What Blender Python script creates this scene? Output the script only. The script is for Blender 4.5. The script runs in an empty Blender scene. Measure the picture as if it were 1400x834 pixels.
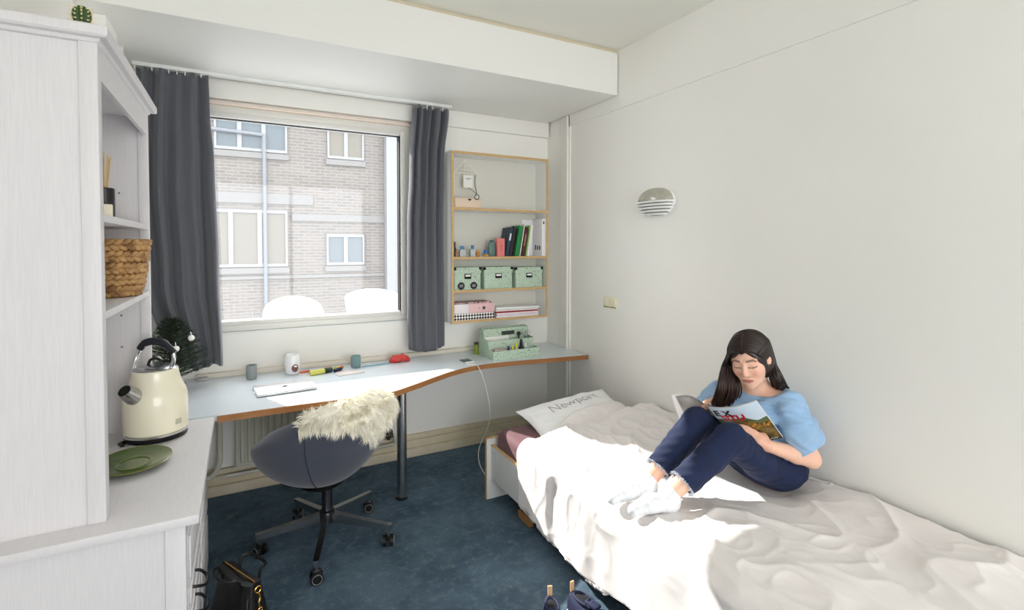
import bpy, bmesh, math, random
import numpy as np
from mathutils import Vector, Matrix, noise
from mathutils.bvhtree import BVHTree

random.seed(7); np.random.seed(7)
S = bpy.context.scene
COL = S.collection
pi = math.pi

# ------------------------------------------------------------------ camera, world, sun, exposure
F = 691.0; YAW = math.radians(28.2); PIT = math.radians(1.4); CH = 1.565
HOR = 337.0; CYP = HOR + F*math.tan(PIT)
cam = bpy.data.cameras.new('camera'); camo = bpy.data.objects.new('camera', cam); COL.objects.link(camo)
cam.sensor_fit = 'HORIZONTAL'; cam.sensor_width = 36.0; cam.lens = 36.0*F/1400.0
cam.shift_x = 0.0; cam.shift_y = -(417.0-CYP)/1400.0; cam.clip_start = 0.05
camo.location = (0, 0, CH); camo.rotation_euler = (pi/2-PIT, 0, -YAW)
S.camera = camo

W = bpy.data.worlds.new('world'); S.world = W; W.use_nodes = True
wn = W.node_tree.nodes; wl = W.node_tree.links
bg = wn['Background']
sky = wn.new('ShaderNodeTexSky'); sky.sky_type = 'HOSEK_WILKIE'; sky.turbidity = 4.0; sky.ground_albedo = 0.5
SUN = Vector((0.44, -1.0, -0.72)).normalized()          # direction the light travels
sky.sun_direction = -SUN
mixw = wn.new('ShaderNodeMix'); mixw.data_type = 'RGBA'; mixw.inputs[0].default_value = 0.75
mixw.inputs[7].default_value = (0.97, 0.98, 1.0, 1)
wl.new(sky.outputs[0], mixw.inputs[6]); wl.new(mixw.outputs[2], bg.inputs[0])
bg.inputs[1].default_value = 2.0

sl = bpy.data.lights.new('sun', 'SUN'); sl.energy = 2.5; sl.angle = math.radians(0.6); sl.color = (1.0, 0.955, 0.89)
so = bpy.data.objects.new('sun', sl); COL.objects.link(so)
so.rotation_euler = SUN.to_track_quat('-Z', 'Y').to_euler(); so.location = (-2, 8, 6)

S.view_settings.view_transform = 'Standard'; S.view_settings.look = 'None'
S.view_settings.gamma = 1.0; S.view_settings.use_curve_mapping = False
S.view_settings.exposure = 2.05
cy = S.cycles
cy.use_denoising = True
cy.max_bounces = 14; cy.diffuse_bounces = 9; cy.transparent_max_bounces = 16; cy.transmission_bounces = 10
cy.sample_clamp_indirect = 8.0; cy.caustics_reflective = False; cy.caustics_refractive = False

def portal(name, loc, rot, sx, sy):
    l = bpy.data.lights.new(name, 'AREA'); l.shape = 'RECTANGLE'; l.size = sx; l.size_y = sy
    l.cycles.is_portal = True
    o = bpy.data.objects.new(name, l); COL.objects.link(o); o.location = loc; o.rotation_euler = rot
portal('window_portal', (0.44, 3.90, 1.73), (-pi/2, 0, 0), 1.3, 1.3)
portal('rear_opening_portal', (0.85, -3.18, 1.46), (pi/2, 0, 0), 2.8, 2.6)  # guides sky sampling through the opening added behind the camera

def nvec(p):
    p = Vector(p)
    return Vector((noise.noise(p), noise.noise(p+Vector((31.7,5.3,17.1))), noise.noise(p+Vector((-11.9,47.2,3.6)))))

# ------------------------------------------------------------------ pixel helpers (1400 x 834 frame)
_fw = (math.sin(YAW)*math.cos(PIT), math.cos(YAW)*math.cos(PIT), -math.sin(PIT))
_rt = (math.cos(YAW), -math.sin(YAW), 0.0)
_up = (math.sin(YAW)*math.sin(PIT), math.cos(YAW)*math.sin(PIT), math.cos(PIT))
def ray(x, y):
    u = (x-700.0)/F; v = (CYP-y)/F
    return Vector([_fw[i]+u*_rt[i]+v*_up[i] for i in range(3)])
def onZ(x, y, z): d = ray(x, y); return Vector((0, 0, CH)) + d*((z-CH)/d.z)
def onY(x, y, Y): d = ray(x, y); return Vector((0, 0, CH)) + d*(Y/d.y)
def onX(x, y, X): d = ray(x, y); return Vector((0, 0, CH)) + d*(X/d.x)

# ------------------------------------------------------------------ materials
def lin(c):
    c = c/255.0
    return c/12.92 if c <= 0.04045 else ((c+0.055)/1.055)**2.4
def rgb(c): return (lin(c[0]), lin(c[1]), lin(c[2]), 1.0)
MATS = {}
def mat(name, c=(200,200,200), rough=0.5, metal=0.0, var=None, bump=None, stretch=None, spec=0.5, sheen=0.0, coat=0.0, trans=0.0, emis=None, alpha=None, ior=1.45, sss=0.0):
    """var = (scale, second colour, amount, lo, hi); bump = (scale, strength, distance)"""
    if name in MATS: return MATS[name]
    m = bpy.data.materials.new(name); m.use_nodes = True
    nt = m.node_tree; n = nt.nodes; l = nt.links; b = n['Principled BSDF']
    b.inputs['Base Color'].default_value = rgb(c); b.inputs['Roughness'].default_value = rough
    b.inputs['Metallic'].default_value = metal; b.inputs['Specular IOR Level'].default_value = spec
    b.inputs['IOR'].default_value = ior
    if sheen: b.inputs['Sheen Weight'].default_value = sheen
    if coat: b.inputs['Coat Weight'].default_value = coat
    if trans: b.inputs['Transmission Weight'].default_value = trans
    if sss:
        b.inputs['Subsurface Weight'].default_value = sss; b.inputs['Subsurface Radius'].default_value = (1.0, 0.4, 0.25); b.inputs['Subsurface Scale'].default_value = 0.008
    tc = n.new('ShaderNodeTexCoord'); src = tc.outputs['Object']
    if stretch:
        mp = n.new('ShaderNodeMapping'); mp.inputs['Scale'].default_value = stretch
        l.new(src, mp.inputs[0]); src = mp.outputs[0]
    if var:
        t = n.new('ShaderNodeTexNoise'); t.inputs['Scale'].default_value = var[0]; t.inputs['Detail'].default_value = 6; t.inputs['Roughness'].default_value = 0.62
        r = n.new('ShaderNodeMapRange'); r.inputs[1].default_value = var[3] if len(var) > 3 else 0.35; r.inputs[2].default_value = var[4] if len(var) > 4 else 0.65
        r.inputs[4].default_value = var[2]
        x = n.new('ShaderNodeMix'); x.data_type = 'RGBA'; x.inputs[6].default_value = rgb(c); x.inputs[7].default_value = rgb(var[1])
        l.new(src, t.inputs[0]); l.new(t.outputs[0], r.inputs[0]); l.new(r.outputs[0], x.inputs[0]); l.new(x.outputs[2], b.inputs['Base Color'])
    if bump:
        t2 = n.new('ShaderNodeTexNoise'); t2.inputs['Scale'].default_value = bump[0]; t2.inputs['Detail'].default_value = 5
        bp = n.new('ShaderNodeBump'); bp.inputs['Strength'].default_value = bump[1]; bp.inputs['Distance'].default_value = bump[2] if len(bump) > 2 else 0.01
        l.new(src, t2.inputs[0]); l.new(t2.outputs[0], bp.inputs['Height']); l.new(bp.outputs[0], b.inputs['Normal'])
    MATS[name] = m
    return m
def vcol_mat(name, rough=0.5, bump=None, sss=0.0, spec=0.4, stretch=None):
    m = mat(name, (255,255,255), rough, bump=bump, sss=sss, spec=spec, stretch=stretch)
    n = m.node_tree.nodes
    a = n.new('ShaderNodeVertexColor'); a.layer_name = 'tone'
    m.node_tree.links.new(a.outputs[0], n['Principled BSDF'].inputs['Base Color'])
    return m

# ------------------------------------------------------------------ object helpers
ORG = {}
def thing(name, label, cat, loc, group=None):
    o = bpy.data.objects.new(name, None); COL.objects.link(o)
    o.empty_display_size = 0.05; o.location = loc; ORG[o.name] = Vector(loc)
    o['label'] = label; o['category'] = cat
    if group: o['group'] = group
    return o
def tag(o, label, cat, group=None):
    o['label'] = label; o['category'] = cat
    if group: o['group'] = group
    return o
def link_mesh(name, me, parent=None, origin=None, kind=None, label=None):
    """mesh data is in world coordinates; it is shifted to its parent's origin or its own base"""
    if parent is not None: org = ORG[parent.name]
    elif origin is not None: org = Vector(origin)
    else:
        co = np.empty(len(me.vertices)*3); me.vertices.foreach_get('co', co); co = co.reshape(-1, 3)
        lo, hi = co.min(0), co.max(0); org = Vector(((lo[0]+hi[0])/2, (lo[1]+hi[1])/2, lo[2]))
    me.transform(Matrix.Translation(-org))
    o = bpy.data.objects.new(name, me); COL.objects.link(o)
    if parent is not None: o.parent = parent
    else: o.location = org
    ORG[o.name] = org
    if kind: o['kind'] = kind
    if label: o['label'] = label
    return o

class MB:
    def __init__(s, M=None): s.v = []; s.f = []; s.m = []; s.mi = 0; s.M = M
    def add(s, vs, fs):
        o = len(s.v)
        for p in vs:
            p = Vector(p)
            s.v.append(tuple(s.M @ p) if s.M is not None else tuple(p))
        for f in fs: s.f.append(tuple(i+o for i in f)); s.m.append(s.mi)
        return s
    def box(s, x0, x1, y0, y1, z0, z1, bev=0.0, seg=2, R=None):
        if x1 < x0: x0, x1 = x1, x0
        if y1 < y0: y0, y1 = y1, y0
        if z1 < z0: z0, z1 = z1, z0
        if bev <= 0:
            vs = [(x0,y0,z0),(x1,y0,z0),(x1,y1,z0),(x0,y1,z0),(x0,y0,z1),(x1,y0,z1),(x1,y1,z1),(x0,y1,z1)]
            fs = [(0,3,2,1),(4,5,6,7),(0,1,5,4),(1,2,6,5),(2,3,7,6),(3,0,4,7)]
        else:
            bm = bmesh.new(); bmesh.ops.create_cube(bm, size=1.0)
            for v in bm.verts: v.co = Vector(((x0+x1)/2+v.co.x*(x1-x0), (y0+y1)/2+v.co.y*(y1-y0), (z0+z1)/2+v.co.z*(z1-z0)))
            bmesh.ops.bevel(bm, geom=bm.edges[:]+bm.verts[:], offset=min(bev, 0.49*min(x1-x0, y1-y0, z1-z0)), segments=seg, profile=0.5, affect='EDGES')
            bm.verts.index_update()
            vs = [v.co.copy() for v in bm.verts]; fs = [[v.index for v in f.verts] for f in bm.faces]; bm.free()
        if R is not None: vs = [R @ Vector(v) for v in vs]
        return s.add(vs, fs)
    def tube(s, pts, r, n=10, closed=False, caps=True, flat=1.0):
        pts = [Vector(p) for p in pts]; k = len(pts)
        rs = r if isinstance(r, (list, tuple)) else [r]*k
        T = []
        for i in range(k):
            if closed: t = pts[(i+1) % k]-pts[i-1]
            else: t = pts[min(i+1, k-1)]-pts[max(i-1, 0)]
            T.append(t.normalized() if t.length > 1e-9 else Vector((0,0,1)))
        a = Vector((0,0,1)) if abs(T[0].z) < 0.9 else Vector((1,0,0))
        N = (a - T[0]*a.dot(T[0])).normalized(); vs = []
        for i in range(k):
            N = (N - T[i]*N.dot(T[i]))
            N = N.normalized() if N.length > 1e-6 else T[i].orthogonal().normalized()
            B = T[i].cross(N)
            for j in range(n):
                an = 2*pi*j/n
                vs.append(pts[i] + N*(math.cos(an)*rs[i]) + B*(math.sin(an)*rs[i]*flat))
        fs = []
        for i in range(k if closed else k-1):
            i2 = (i+1) % k
            for j in range(n):
                j2 = (j+1) % n
                fs.append((i*n+j, i*n+j2, i2*n+j2, i2*n+j))
        if caps and not closed:
            fs.append(tuple(range(n-1, -1, -1))); fs.append(tuple((k-1)*n+j for j in range(n)))
        return s.add(vs, fs)
    def cyl(s, p0, p1, r0, r1=None, n=24): return s.tube([p0, p1], [r0, r0 if r1 is None else r1], n)
    def lathe(s, prof, n=32, c=(0,0,0), sx=1.0, sy=1.0, close=False):
        vs = []; fs = []; k = len(prof)
        for (r, z) in prof:
            for j in range(n):
                a = 2*pi*j/n; vs.append((c[0]+r*math.cos(a)*sx, c[1]+r*math.sin(a)*sy, c[2]+z))
        for i in range(k if close else k-1):
            i2 = (i+1) % k
            for j in range(n):
                j2 = (j+1) % n; fs.append((i*n+j, i*n+j2, i2*n+j2, i2*n+j))
        if not close:
            fs.append(tuple(range(n-1, -1, -1))); fs.append(tuple((k-1)*n+j for j in range(n)))
        return s.add(vs, fs)
    def prism(s, poly, z0, z1, axis='z'):
        n = len(poly)
        if axis == 'z': a = [(p[0], p[1], z0) for p in poly]; b = [(p[0], p[1], z1) for p in poly]
        elif axis == 'y': a = [(p[0], z0, p[1]) for p in poly]; b = [(p[0], z1, p[1]) for p in poly]
        else: a = [(z0, p[0], p[1]) for p in poly]; b = [(z1, p[0], p[1]) for p in poly]
        fs = [tuple(range(n-1, -1, -1)), tuple(range(n, 2*n))] + [(i, (i+1) % n, n+(i+1) % n, n+i) for i in range(n)]
        return s.add(a+b, fs)
    def grid(s, fn, nu, nv, cu=False, cv=False):
        vs = [fn(i/(nu if cu else nu-1), j/(nv if cv else nv-1)) for i in range(nu) for j in range(nv)]
        fs = []
        for i in range(nu if cu else nu-1):
            for j in range(nv if cv else nv-1):
                i2 = (i+1) % nu; j2 = (j+1) % nv
                fs.append((i*nv+j, i2*nv+j, i2*nv+j2, i*nv+j2))
        return s.add(vs, fs)
    def ball(s, c, r, n=12, sc=(1,1,1)):
        vs = []; fs = []; m = max(4, n//2)
        for i in range(m+1):
            t = pi*i/m
            for j in range(n):
                a = 2*pi*j/n
                vs.append((c[0]+r*sc[0]*math.sin(t)*math.cos(a), c[1]+r*sc[1]*math.sin(t)*math.sin(a), c[2]-r*sc[2]*math.cos(t)))
        for i in range(m):
            for j in range(n):
                j2 = (j+1) % n; fs.append((i*n+j, i*n+j2, (i+1)*n+j2, (i+1)*n+j))
        return s.add(vs, fs)
    def build(s, name, m, parent=None, smooth=40, kind=None, label=None, origin=None, weld=True):
        me = bpy.data.meshes.new(name); me.from_pydata(s.v, [], s.f)
        if isinstance(m, (list, tuple)):
            for q in m: me.materials.append(q)
            me.polygons.foreach_set('material_index', s.m)
        else: me.materials.append(m)
        bm = bmesh.new(); bm.from_mesh(me)
        if weld: bmesh.ops.remove_doubles(bm, verts=bm.verts, dist=1e-5)
        if weld: bmesh.ops.recalc_face_normals(bm, faces=bm.faces)
        bm.to_mesh(me); bm.free(); me.update()
        if smooth:
            me.shade_smooth(); me.set_sharp_from_angle(angle=math.radians(smooth))
        return link_mesh(name, me, parent, origin, kind, label)
def rz(a): return Matrix.Rotation(a, 4, 'Z')
def TR(loc, a=0.0): return Matrix.Translation(Vector(loc)) @ rz(a)

FONTCACHE = {}
def text_mb(body, size, M, depth=0.0006, bold=0.0):
    """flat lettering as a mesh builder; local x along the text, y up"""
    cu = bpy.data.curves.new('lettering', 'FONT'); cu.body = body; cu.size = size; cu.extrude = depth; cu.offset = bold
    cu.align_x = 'CENTER'; cu.align_y = 'CENTER'; cu.resolution_u = 3
    to = bpy.data.objects.new('lettering_tmp', cu); COL.objects.link(to)
    dg = bpy.context.evaluated_depsgraph_get(); dg.update()
    me = bpy.data.meshes.new_from_object(to.evaluated_get(dg))
    mb = MB(M); mb.add([v.co.copy() for v in me.vertices], [tuple(p.vertices) for p in me.polygons])
    bpy.data.objects.remove(to); bpy.data.curves.remove(cu); bpy.data.meshes.remove(me)
    return mb

# ------------------------------------------------------------------ signed-distance modelling for organic shapes
class SDF:
    def __init__(s, lo, hi, h):
        s.lo = np.array(lo, float); s.h = h
        s.n = np.ceil((np.array(hi)-s.lo)/h).astype(int)+1
        s.f = np.full(s.n, 0.5, np.float32)
        s.ax = [s.lo[i]+h*np.arange(s.n[i]) for i in range(3)]
    def sub(s, lo, hi, pad):
        a = np.clip(np.floor((np.array(lo)-pad-s.lo)/s.h).astype(int), 0, s.n); b = np.clip(np.ceil((np.array(hi)+pad-s.lo)/s.h).astype(int)+1, 0, s.n)
        sl = tuple(slice(a[i], b[i]) for i in range(3))
        P = np.meshgrid(*[s.ax[i][sl[i]] for i in range(3)], indexing='ij', sparse=True)
        return sl, P
    def merge(s, sl, d, k, op='u'):
        f = s.f[sl]
        if f.size == 0: return
        if op == 'u':
            if k > 0:
                hh = np.maximum(k-np.abs(f-d), 0)/k; s.f[sl] = np.minimum(f, d)-hh*hh*k*0.25
            else: s.f[sl] = np.minimum(f, d)
        else:
            d = -d
            if k > 0:
                hh = np.maximum(k-np.abs(f-d), 0)/k; s.f[sl] = np.maximum(f, d)+hh*hh*k*0.25
            else: s.f[sl] = np.maximum(f, d)
    def cone(s, a, b, ra, rb, k=0.02, op='u'):
        a = np.array(a, float); b = np.array(b, float); r = max(ra, rb)
        sl, P = s.sub(np.minimum(a, b)-r, np.maximum(a, b)+r, k+3*s.h)
        d = b-a; L = max(d.dot(d), 1e-12)
        t = np.clip(((P[0]-a[0])*d[0]+(P[1]-a[1])*d[1]+(P[2]-a[2])*d[2])/L, 0, 1)
        D = np.sqrt((P[0]-a[0]-t*d[0])**2+(P[1]-a[1]-t*d[1])**2+(P[2]-a[2]-t*d[2])**2)-(ra+(rb-ra)*t)
        s.merge(sl, D.astype(np.float32), k, op); return s
    def chain(s, pts, rs, k=0.02):
        for i in range(len(pts)-1): s.cone(pts[i], pts[i+1], rs[i], rs[i+1], k)
        return s
    def ell(s, c, r, R=None, k=0.02, op='u'):
        c = np.array(c, float); r = np.array(r, float); m = r.max()
        sl, P = s.sub(c-m, c+m, k+3*s.h)
        q = [P[0]-c[0], P[1]-c[1], P[2]-c[2]]
        if R is not None:
            Rm = np.array(R)[:3, :3]
            q = [Rm[0][i]*q[0]+Rm[1][i]*q[1]+Rm[2][i]*q[2] for i in range(3)]
        k0 = np.sqrt((q[0]/r[0])**2+(q[1]/r[1])**2+(q[2]/r[2])**2); k1 = np.sqrt((q[0]/r[0]**2)**2+(q[1]/r[1]**2)**2+(q[2]/r[2]**2)**2)+1e-9
        D = k0*(k0-1.0)/k1
        s.merge(sl, D.astype(np.float32), k, op); return s
    def cut(s, p, n, k=0.0, lo=None, hi=None):
        """remove the half space in front of the plane, within the box lo-hi"""
        n = np.array(n, float); n /= np.linalg.norm(n)
        sl, P = s.sub(lo if lo is not None else s.lo, hi if hi is not None else s.lo+s.h*s.n, 0)
        D = (P[0]-p[0])*n[0]+(P[1]-p[1])*n[1]+(P[2]-p[2])*n[2]
        s.merge(sl, (-D).astype(np.float32), k, 's'); return s
    def wave(s, fn):
        P = np.meshgrid(*s.ax, indexing='ij', sparse=True); s.f += fn(*P).astype(np.float32); return s
    def mesh(s, name):
        f = s.f; n0, n1, n2 = f.shape; ins = f < 0
        cnt = np.zeros((n0-1, n1-1, n2-1), np.int8)
        for a in (0, 1):
            for b in (0, 1):
                for c in (0, 1): cnt += ins[a:n0-1+a, b:n1-1+b, c:n2-1+c]
        act = np.argwhere((cnt > 0) & (cnt < 8)); idx = np.full(cnt.shape, -1, np.int32); idx[tuple(act.T)] = np.arange(len(act))
        acc = np.zeros((len(act), 3)); num = np.zeros(len(act))
        cor = [(a, b, c) for a in (0, 1) for b in (0, 1) for c in (0, 1)]
        for i, p in enumerate(cor):
            for q in cor[i+1:]:
                if sum(abs(p[t]-q[t]) for t in range(3)) != 1: continue
                v0 = f[act[:,0]+p[0], act[:,1]+p[1], act[:,2]+p[2]]; v1 = f[act[:,0]+q[0], act[:,1]+q[1], act[:,2]+q[2]]
                m = (v0 < 0) != (v1 < 0); t = np.where(m, v0/np.where(m, v0-v1, 1), 0)[:, None]
                pos = np.array(p)+(np.array(q)-np.array(p))*t
                acc[m] += pos[m]; num[m] += 1
        V = s.lo+s.h*(act+acc/np.maximum(num, 1)[:, None])
        Fs = []
        for ax in range(3):
            a0 = [slice(None)]*3; a1 = [slice(None)]*3; a0[ax] = slice(0, -1); a1[ax] = slice(1, None)
            A = ins[tuple(a0)]; B = ins[tuple(a1)]
            e = np.argwhere(A != B); u, w = (ax+1) % 3, (ax+2) % 3
            ok = (e[:, u] > 0) & (e[:, w] > 0) & (e[:, u] < cnt.shape[u]) & (e[:, w] < cnt.shape[w]); e = e[ok]
            flip = ~A[tuple(e.T)]
            def g(du, dw):
                x = e.copy(); x[:, u] -= du; x[:, w] -= dw; return idx[tuple(x.T)]
            q = np.stack([g(1,1), g(0,1), g(0,0), g(1,0)], 1); q[flip] = q[flip][:, ::-1]
            Fs.append(q[(q >= 0).all(1)])
        Q = np.concatenate(Fs)
        me = bpy.data.meshes.new(name)
        me.vertices.add(len(V)); me.vertices.foreach_set('co', V.astype(np.float32).ravel())
        me.loops.add(len(Q)*4); me.loops.foreach_set('vertex_index', Q.astype(np.int32).ravel())
        me.polygons.add(len(Q)); me.polygons.foreach_set('loop_start', np.arange(0, len(Q)*4, 4, dtype=np.int32))
        me.update(calc_edges=True); me.validate(); me.shade_smooth()
        return me, V
def paint(me, col):
    """col: (n,3) linear colours per vertex"""
    a = me.color_attributes.new('tone', 'FLOAT_COLOR', 'POINT')
    c = np.ones((len(me.vertices), 4), np.float32); c[:, :3] = col[:len(me.vertices)]
    a.data.foreach_set('color', c.ravel())
# ------------------------------------------------------------------ base materials
wall_m  = mat('wall_paint', (240,238,233), 0.62, var=(1.3, (235,233,228), 0.5), bump=(55, 0.05, 0.002))
ceil_m  = mat('ceiling_paint', (232,230,221), 0.7, bump=(60, 0.05, 0.002))
beam_m  = mat('beam_panel', (232,231,227), 0.42, bump=(12, 0.03, 0.002))
trim_m  = mat('cream_trim', (214,203,178), 0.5, var=(9, (196,184,158), 0.5))
upvc    = mat('window_plastic', (226,224,218), 0.3)
gasket  = mat('rubber_gasket', (30,30,32), 0.6)
white_l = mat('white_laminate', (232,233,231), 0.35)
desk_w  = mat('desk_laminate', (214,222,228), 0.28, spec=0.45)
edge_o  = mat('beech_edge', (168,116,68), 0.5, var=(14, (138,90,48), 0.7), stretch=(1,1,9))
ply_e   = mat('plywood_edge', (208,174,124), 0.55, var=(26, (184,146,96), 0.6), stretch=(1,1,5))
chrome  = mat('brushed_steel', (190,190,190), 0.25, 1.0)
chrome2 = mat('polished_chrome', (225,225,225), 0.08, 1.0)
dark_st = mat('dark_steel', (92,92,96), 0.32, 1.0)
black_p = mat('black_plastic', (18,18,19), 0.35)
black_m = mat('black_metal', (22,22,23), 0.4, 0.6)
paper_w = mat('white_paper', (238,237,233), 0.7)

def structure(o, label=None):
    o['kind'] = 'structure'
    if label: o['label'] = label
    return o
def carpet():
    m = mat('carpet', (52,72,90), 0.95, spec=0.15, bump=(420, 0.5, 0.004))
    nt = m.node_tree; n = nt.nodes; l = nt.links; b = n['Principled BSDF']; tc = n['Texture Coordinate']
    def nz(sc, det, ro):
        t = n.new('ShaderNodeTexNoise'); t.inputs['Scale'].default_value = sc; t.inputs['Detail'].default_value = det; t.inputs['Roughness'].default_value = ro
        l.new(tc.outputs['Object'], t.inputs[0]); return t.outputs[0]
    def mixn(fac, a, bcol, lo, hi, amt):
        r = n.new('ShaderNodeMapRange'); r.inputs[1].default_value = lo; r.inputs[2].default_value = hi; r.inputs[4].default_value = amt
        l.new(fac, r.inputs[0]); x = n.new('ShaderNodeMix'); x.data_type = 'RGBA'; l.new(r.outputs[0], x.inputs[0])
        if isinstance(a, tuple): x.inputs[6].default_value = rgb(a)
        else: l.new(a, x.inputs[6])
        x.inputs[7].default_value = rgb(bcol); return x.outputs[2]
    c = mixn(nz(3.2, 4, 0.6), (96,117,134), (72,91,107), 0.38, 0.62, 1.0)
    c = mixn(nz(22, 6, 0.75), c, (124,142,152), 0.50, 0.72, 0.75)
    c = mixn(nz(160, 3, 0.8), c, (56,70,82), 0.52, 0.7, 0.8)
    c = mixn(nz(9.5, 5, 0.7), c, (150,152,140), 0.645, 0.70, 0.6)
    l.new(c, b.inputs['Base Color']); return m

XL, XR, YB, YR, ZC = -0.62, 2.33, 3.70, -3.0, 2.92
structure(MB().box(XL-0.2, XR+0.2, YR-0.2, YB+0.25, -0.15, 0).build('floor', carpet(), origin=(0,0,0)), 'blue-grey mottled carpet floor')
structure(MB().box(XL-0.2, XR+0.2, YR-0.2, YB+0.25, ZC, ZC+0.15).build('ceiling', ceil_m, origin=(0,0,ZC)), 'plain off-white ceiling')
wx0, wx1, wz0, wz1 = -0.33, 1.12, 1.02, 2.455
b = MB()
b.box(XL, wx0, YB, YB+0.17, 0, ZC).box(wx1, XR, YB, YB+0.17, 0, ZC).box(wx0, wx1, YB, YB+0.17, 0, wz0).box(wx0, wx1, YB, YB+0.17, wz1, ZC)
structure(b.build('wall_back', wall_m, smooth=0, origin=(0,YB,0)), 'white back wall with the window opening')
b = MB().box(XR, XR+0.2, YR-0.2, YB+0.22, 0, ZC).box(XR-0.014, XR, YR, 3.36, 2.52, ZC)
structure(b.build('wall_right', wall_m, smooth=0, origin=(XR,0,0)), 'plain white side wall behind the bed')
b = MB().box(XL-0.2, XL, YR-0.2, YB+0.22, 0, ZC)
structure(b.build('wall_left', wall_m, smooth=0, origin=(XL,0,0)))
rx0, rx1, rz0_, rz1_ = -0.55, 2.25, 0.15, 2.78  # bounds of an unseen opening added to brighten the room
b = MB().box(XL, rx0, YR-0.2, YR, 0, ZC).box(rx1, XR, YR-0.2, YR, 0, ZC).box(rx0, rx1, YR-0.2, YR, 0, rz0_).box(rx0, rx1, YR-0.2, YR, rz1_, ZC)
structure(b.build('wall_rear', wall_m, smooth=0, origin=(0,YR,0)))
# boxed beam under the ceiling at the window side
structure(MB().box(XL, XR-0.02, 2.76, YB, 2.61, ZC-0.022, 0.004).build('trim_1', beam_m, smooth=0), 'white boxed beam below the ceiling above the window')
structure(MB().box(XL, XR-0.014, 2.775, 2.79, ZC-0.03, ZC).build('trim_2', trim_m, smooth=0), 'thin cream strip between beam and ceiling')
structure(MB().box(-0.60, XR-0.012, 3.655, YB, 2.487, 2.61, 0.006).build('trim_3', wall_m), 'white boxing under the beam along the window wall')
structure(MB().box(wx0-0.02, wx1+0.02, 3.66, YB, 2.452, 2.468, 0.003).build('lit_strip', mat('lit_strip_tint', (240,222,208), 0.4)), 'narrow strip over the window frame, coloured as if lit')  # pale pinkish colour stands for the light on the strip above the frame
structure(MB().box(XR-0.014, XR, 3.345, 3.479, 0.0, 2.61, 0.004).box(XR-0.022, XR, 3.37, 3.40, 0, 2.61, 0.003).build('trim_5', wall_m), 'flat white pilaster strip on the side wall')
structure(MB().box(-0.62, -0.525, 2.9, 3.13, 2.1, 2.61, 0.004).build('trim_6', wall_m), 'white pilaster between cabinet and curtain')
structure(MB().cyl((-0.56,3.33,0.0),(-0.56,3.33,2.61),0.028).build('trim_7', wall_m), 'white painted riser pipe beside the curtain')
# stepped skirting under the window
bs = MB().box(XL, XR, 3.625, YB, 0.0, 0.062, 0.004).box(XL, XR, 3.650, YB, 0.062, 0.115, 0.004).box(XL, XR, 3.67, YB, 0.115, 0.15, 0.004)
structure(bs.build('baseboard_back', trim_m), 'cream stepped skirting board below the window wall')

# window
def win_empty(name, loc):
    o = bpy.data.objects.new(name, None); COL.objects.link(o); o.location = loc; ORG[name] = Vector(loc); o['kind'] = 'structure'; return o
glass_m = bpy.data.materials.new('window_glass'); glass_m.use_nodes = True
nt = glass_m.node_tree; nt.nodes.clear()
go = nt.nodes.new('ShaderNodeOutputMaterial'); tp = nt.nodes.new('ShaderNodeBsdfTransparent'); gl = nt.nodes.new('ShaderNodeBsdfGlossy'); gl.inputs['Roughness'].default_value = 0.02
tl = nt.nodes.new('ShaderNodeBsdfTranslucent'); tl.inputs[0].default_value = (0.95,0.97,1,1)
fr = nt.nodes.new('ShaderNodeFresnel'); fr.inputs[0].default_value = 1.5
m1 = nt.nodes.new('ShaderNodeMixShader'); m2 = nt.nodes.new('ShaderNodeMixShader'); m2.inputs[0].default_value = 0.022
tp.inputs[0].default_value = (0.97,0.985,0.98,1)
nt.links.new(tp.outputs[0], m2.inputs[1]); nt.links.new(tl.outputs[0], m2.inputs[2])
nt.links.new(fr.outputs[0], m1.inputs[0]); nt.links.new(m2.outputs[0], m1.inputs[1]); nt.links.new(gl.outputs[0], m1.inputs[2]); nt.links.new(m1.outputs[0], go.inputs[0])
w1 = win_empty('window_1', ((wx0+wx1)/2, 3.70, wz0)); w1['label'] = 'large single-pane window with a pale plastic frame'
gx0, gx1, gz0, gz1 = -0.255, 1.040, 1.088, 2.378
b = MB().box(wx0, wx0+0.04, 3.685, 3.80, wz0, wz1, 0.004).box(wx1-0.04, wx1, 3.685, 3.80, wz0, wz1, 0.004).box(wx0+0.04, wx1-0.04, 3.685, 3.80, wz0, wz0+0.04, 0.004).box(wx0+0.04, wx1-0.04, 3.685, 3.80, wz1-0.045, wz1, 0.004)
b.build('window_frame', upvc, w1)
b = MB().box(wx0+0.04, gx0, 3.676, 3.775, wz0+0.04, wz1-0.045, 0.006).box(gx1, wx1-0.04, 3.676, 3.775, wz0+0.04, wz1-0.045, 0.006).box(gx0, gx1, 3.676, 3.775, wz0+0.04, gz0, 0.006).box(gx0, gx1, 3.676, 3.775, gz1, wz1-0.045, 0.006)
b.build('sash', upvc, w1)
e = 0.004
b = MB().box(gx0, gx0+e, 3.70, 3.73, gz0, gz1).box(gx1-e, gx1, 3.70, 3.73, gz0, gz1).box(gx0, gx1, 3.70, 3.73, gz1-e, gz1)
b.build('gasket', gasket, w1, smooth=0)
MB().add([(gx0,3.728,gz0),(gx1,3.728,gz0),(gx1,3.728,gz1),(gx0,3.728,gz1)], [(0,1,2,3)]).build('pane', glass_m, w1, smooth=0)
MB().box(wx0-0.02, wx1+0.02, 3.682, 3.70, wz0-0.014, wz0-0.002, 0.003).build('window_sill', white_l, w1)
MB().box(wx0, wx1, 3.80, 3.97, wz0, wz0+0.012, 0.003).build('outer_sill', mat('stone_sill', (190,188,184), 0.7), w1)
w2 = win_empty('rear_light_opening', (0.85, YR, rz0_))  # unseen framed opening behind the camera, added to let in more sky light
b = MB()
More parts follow.
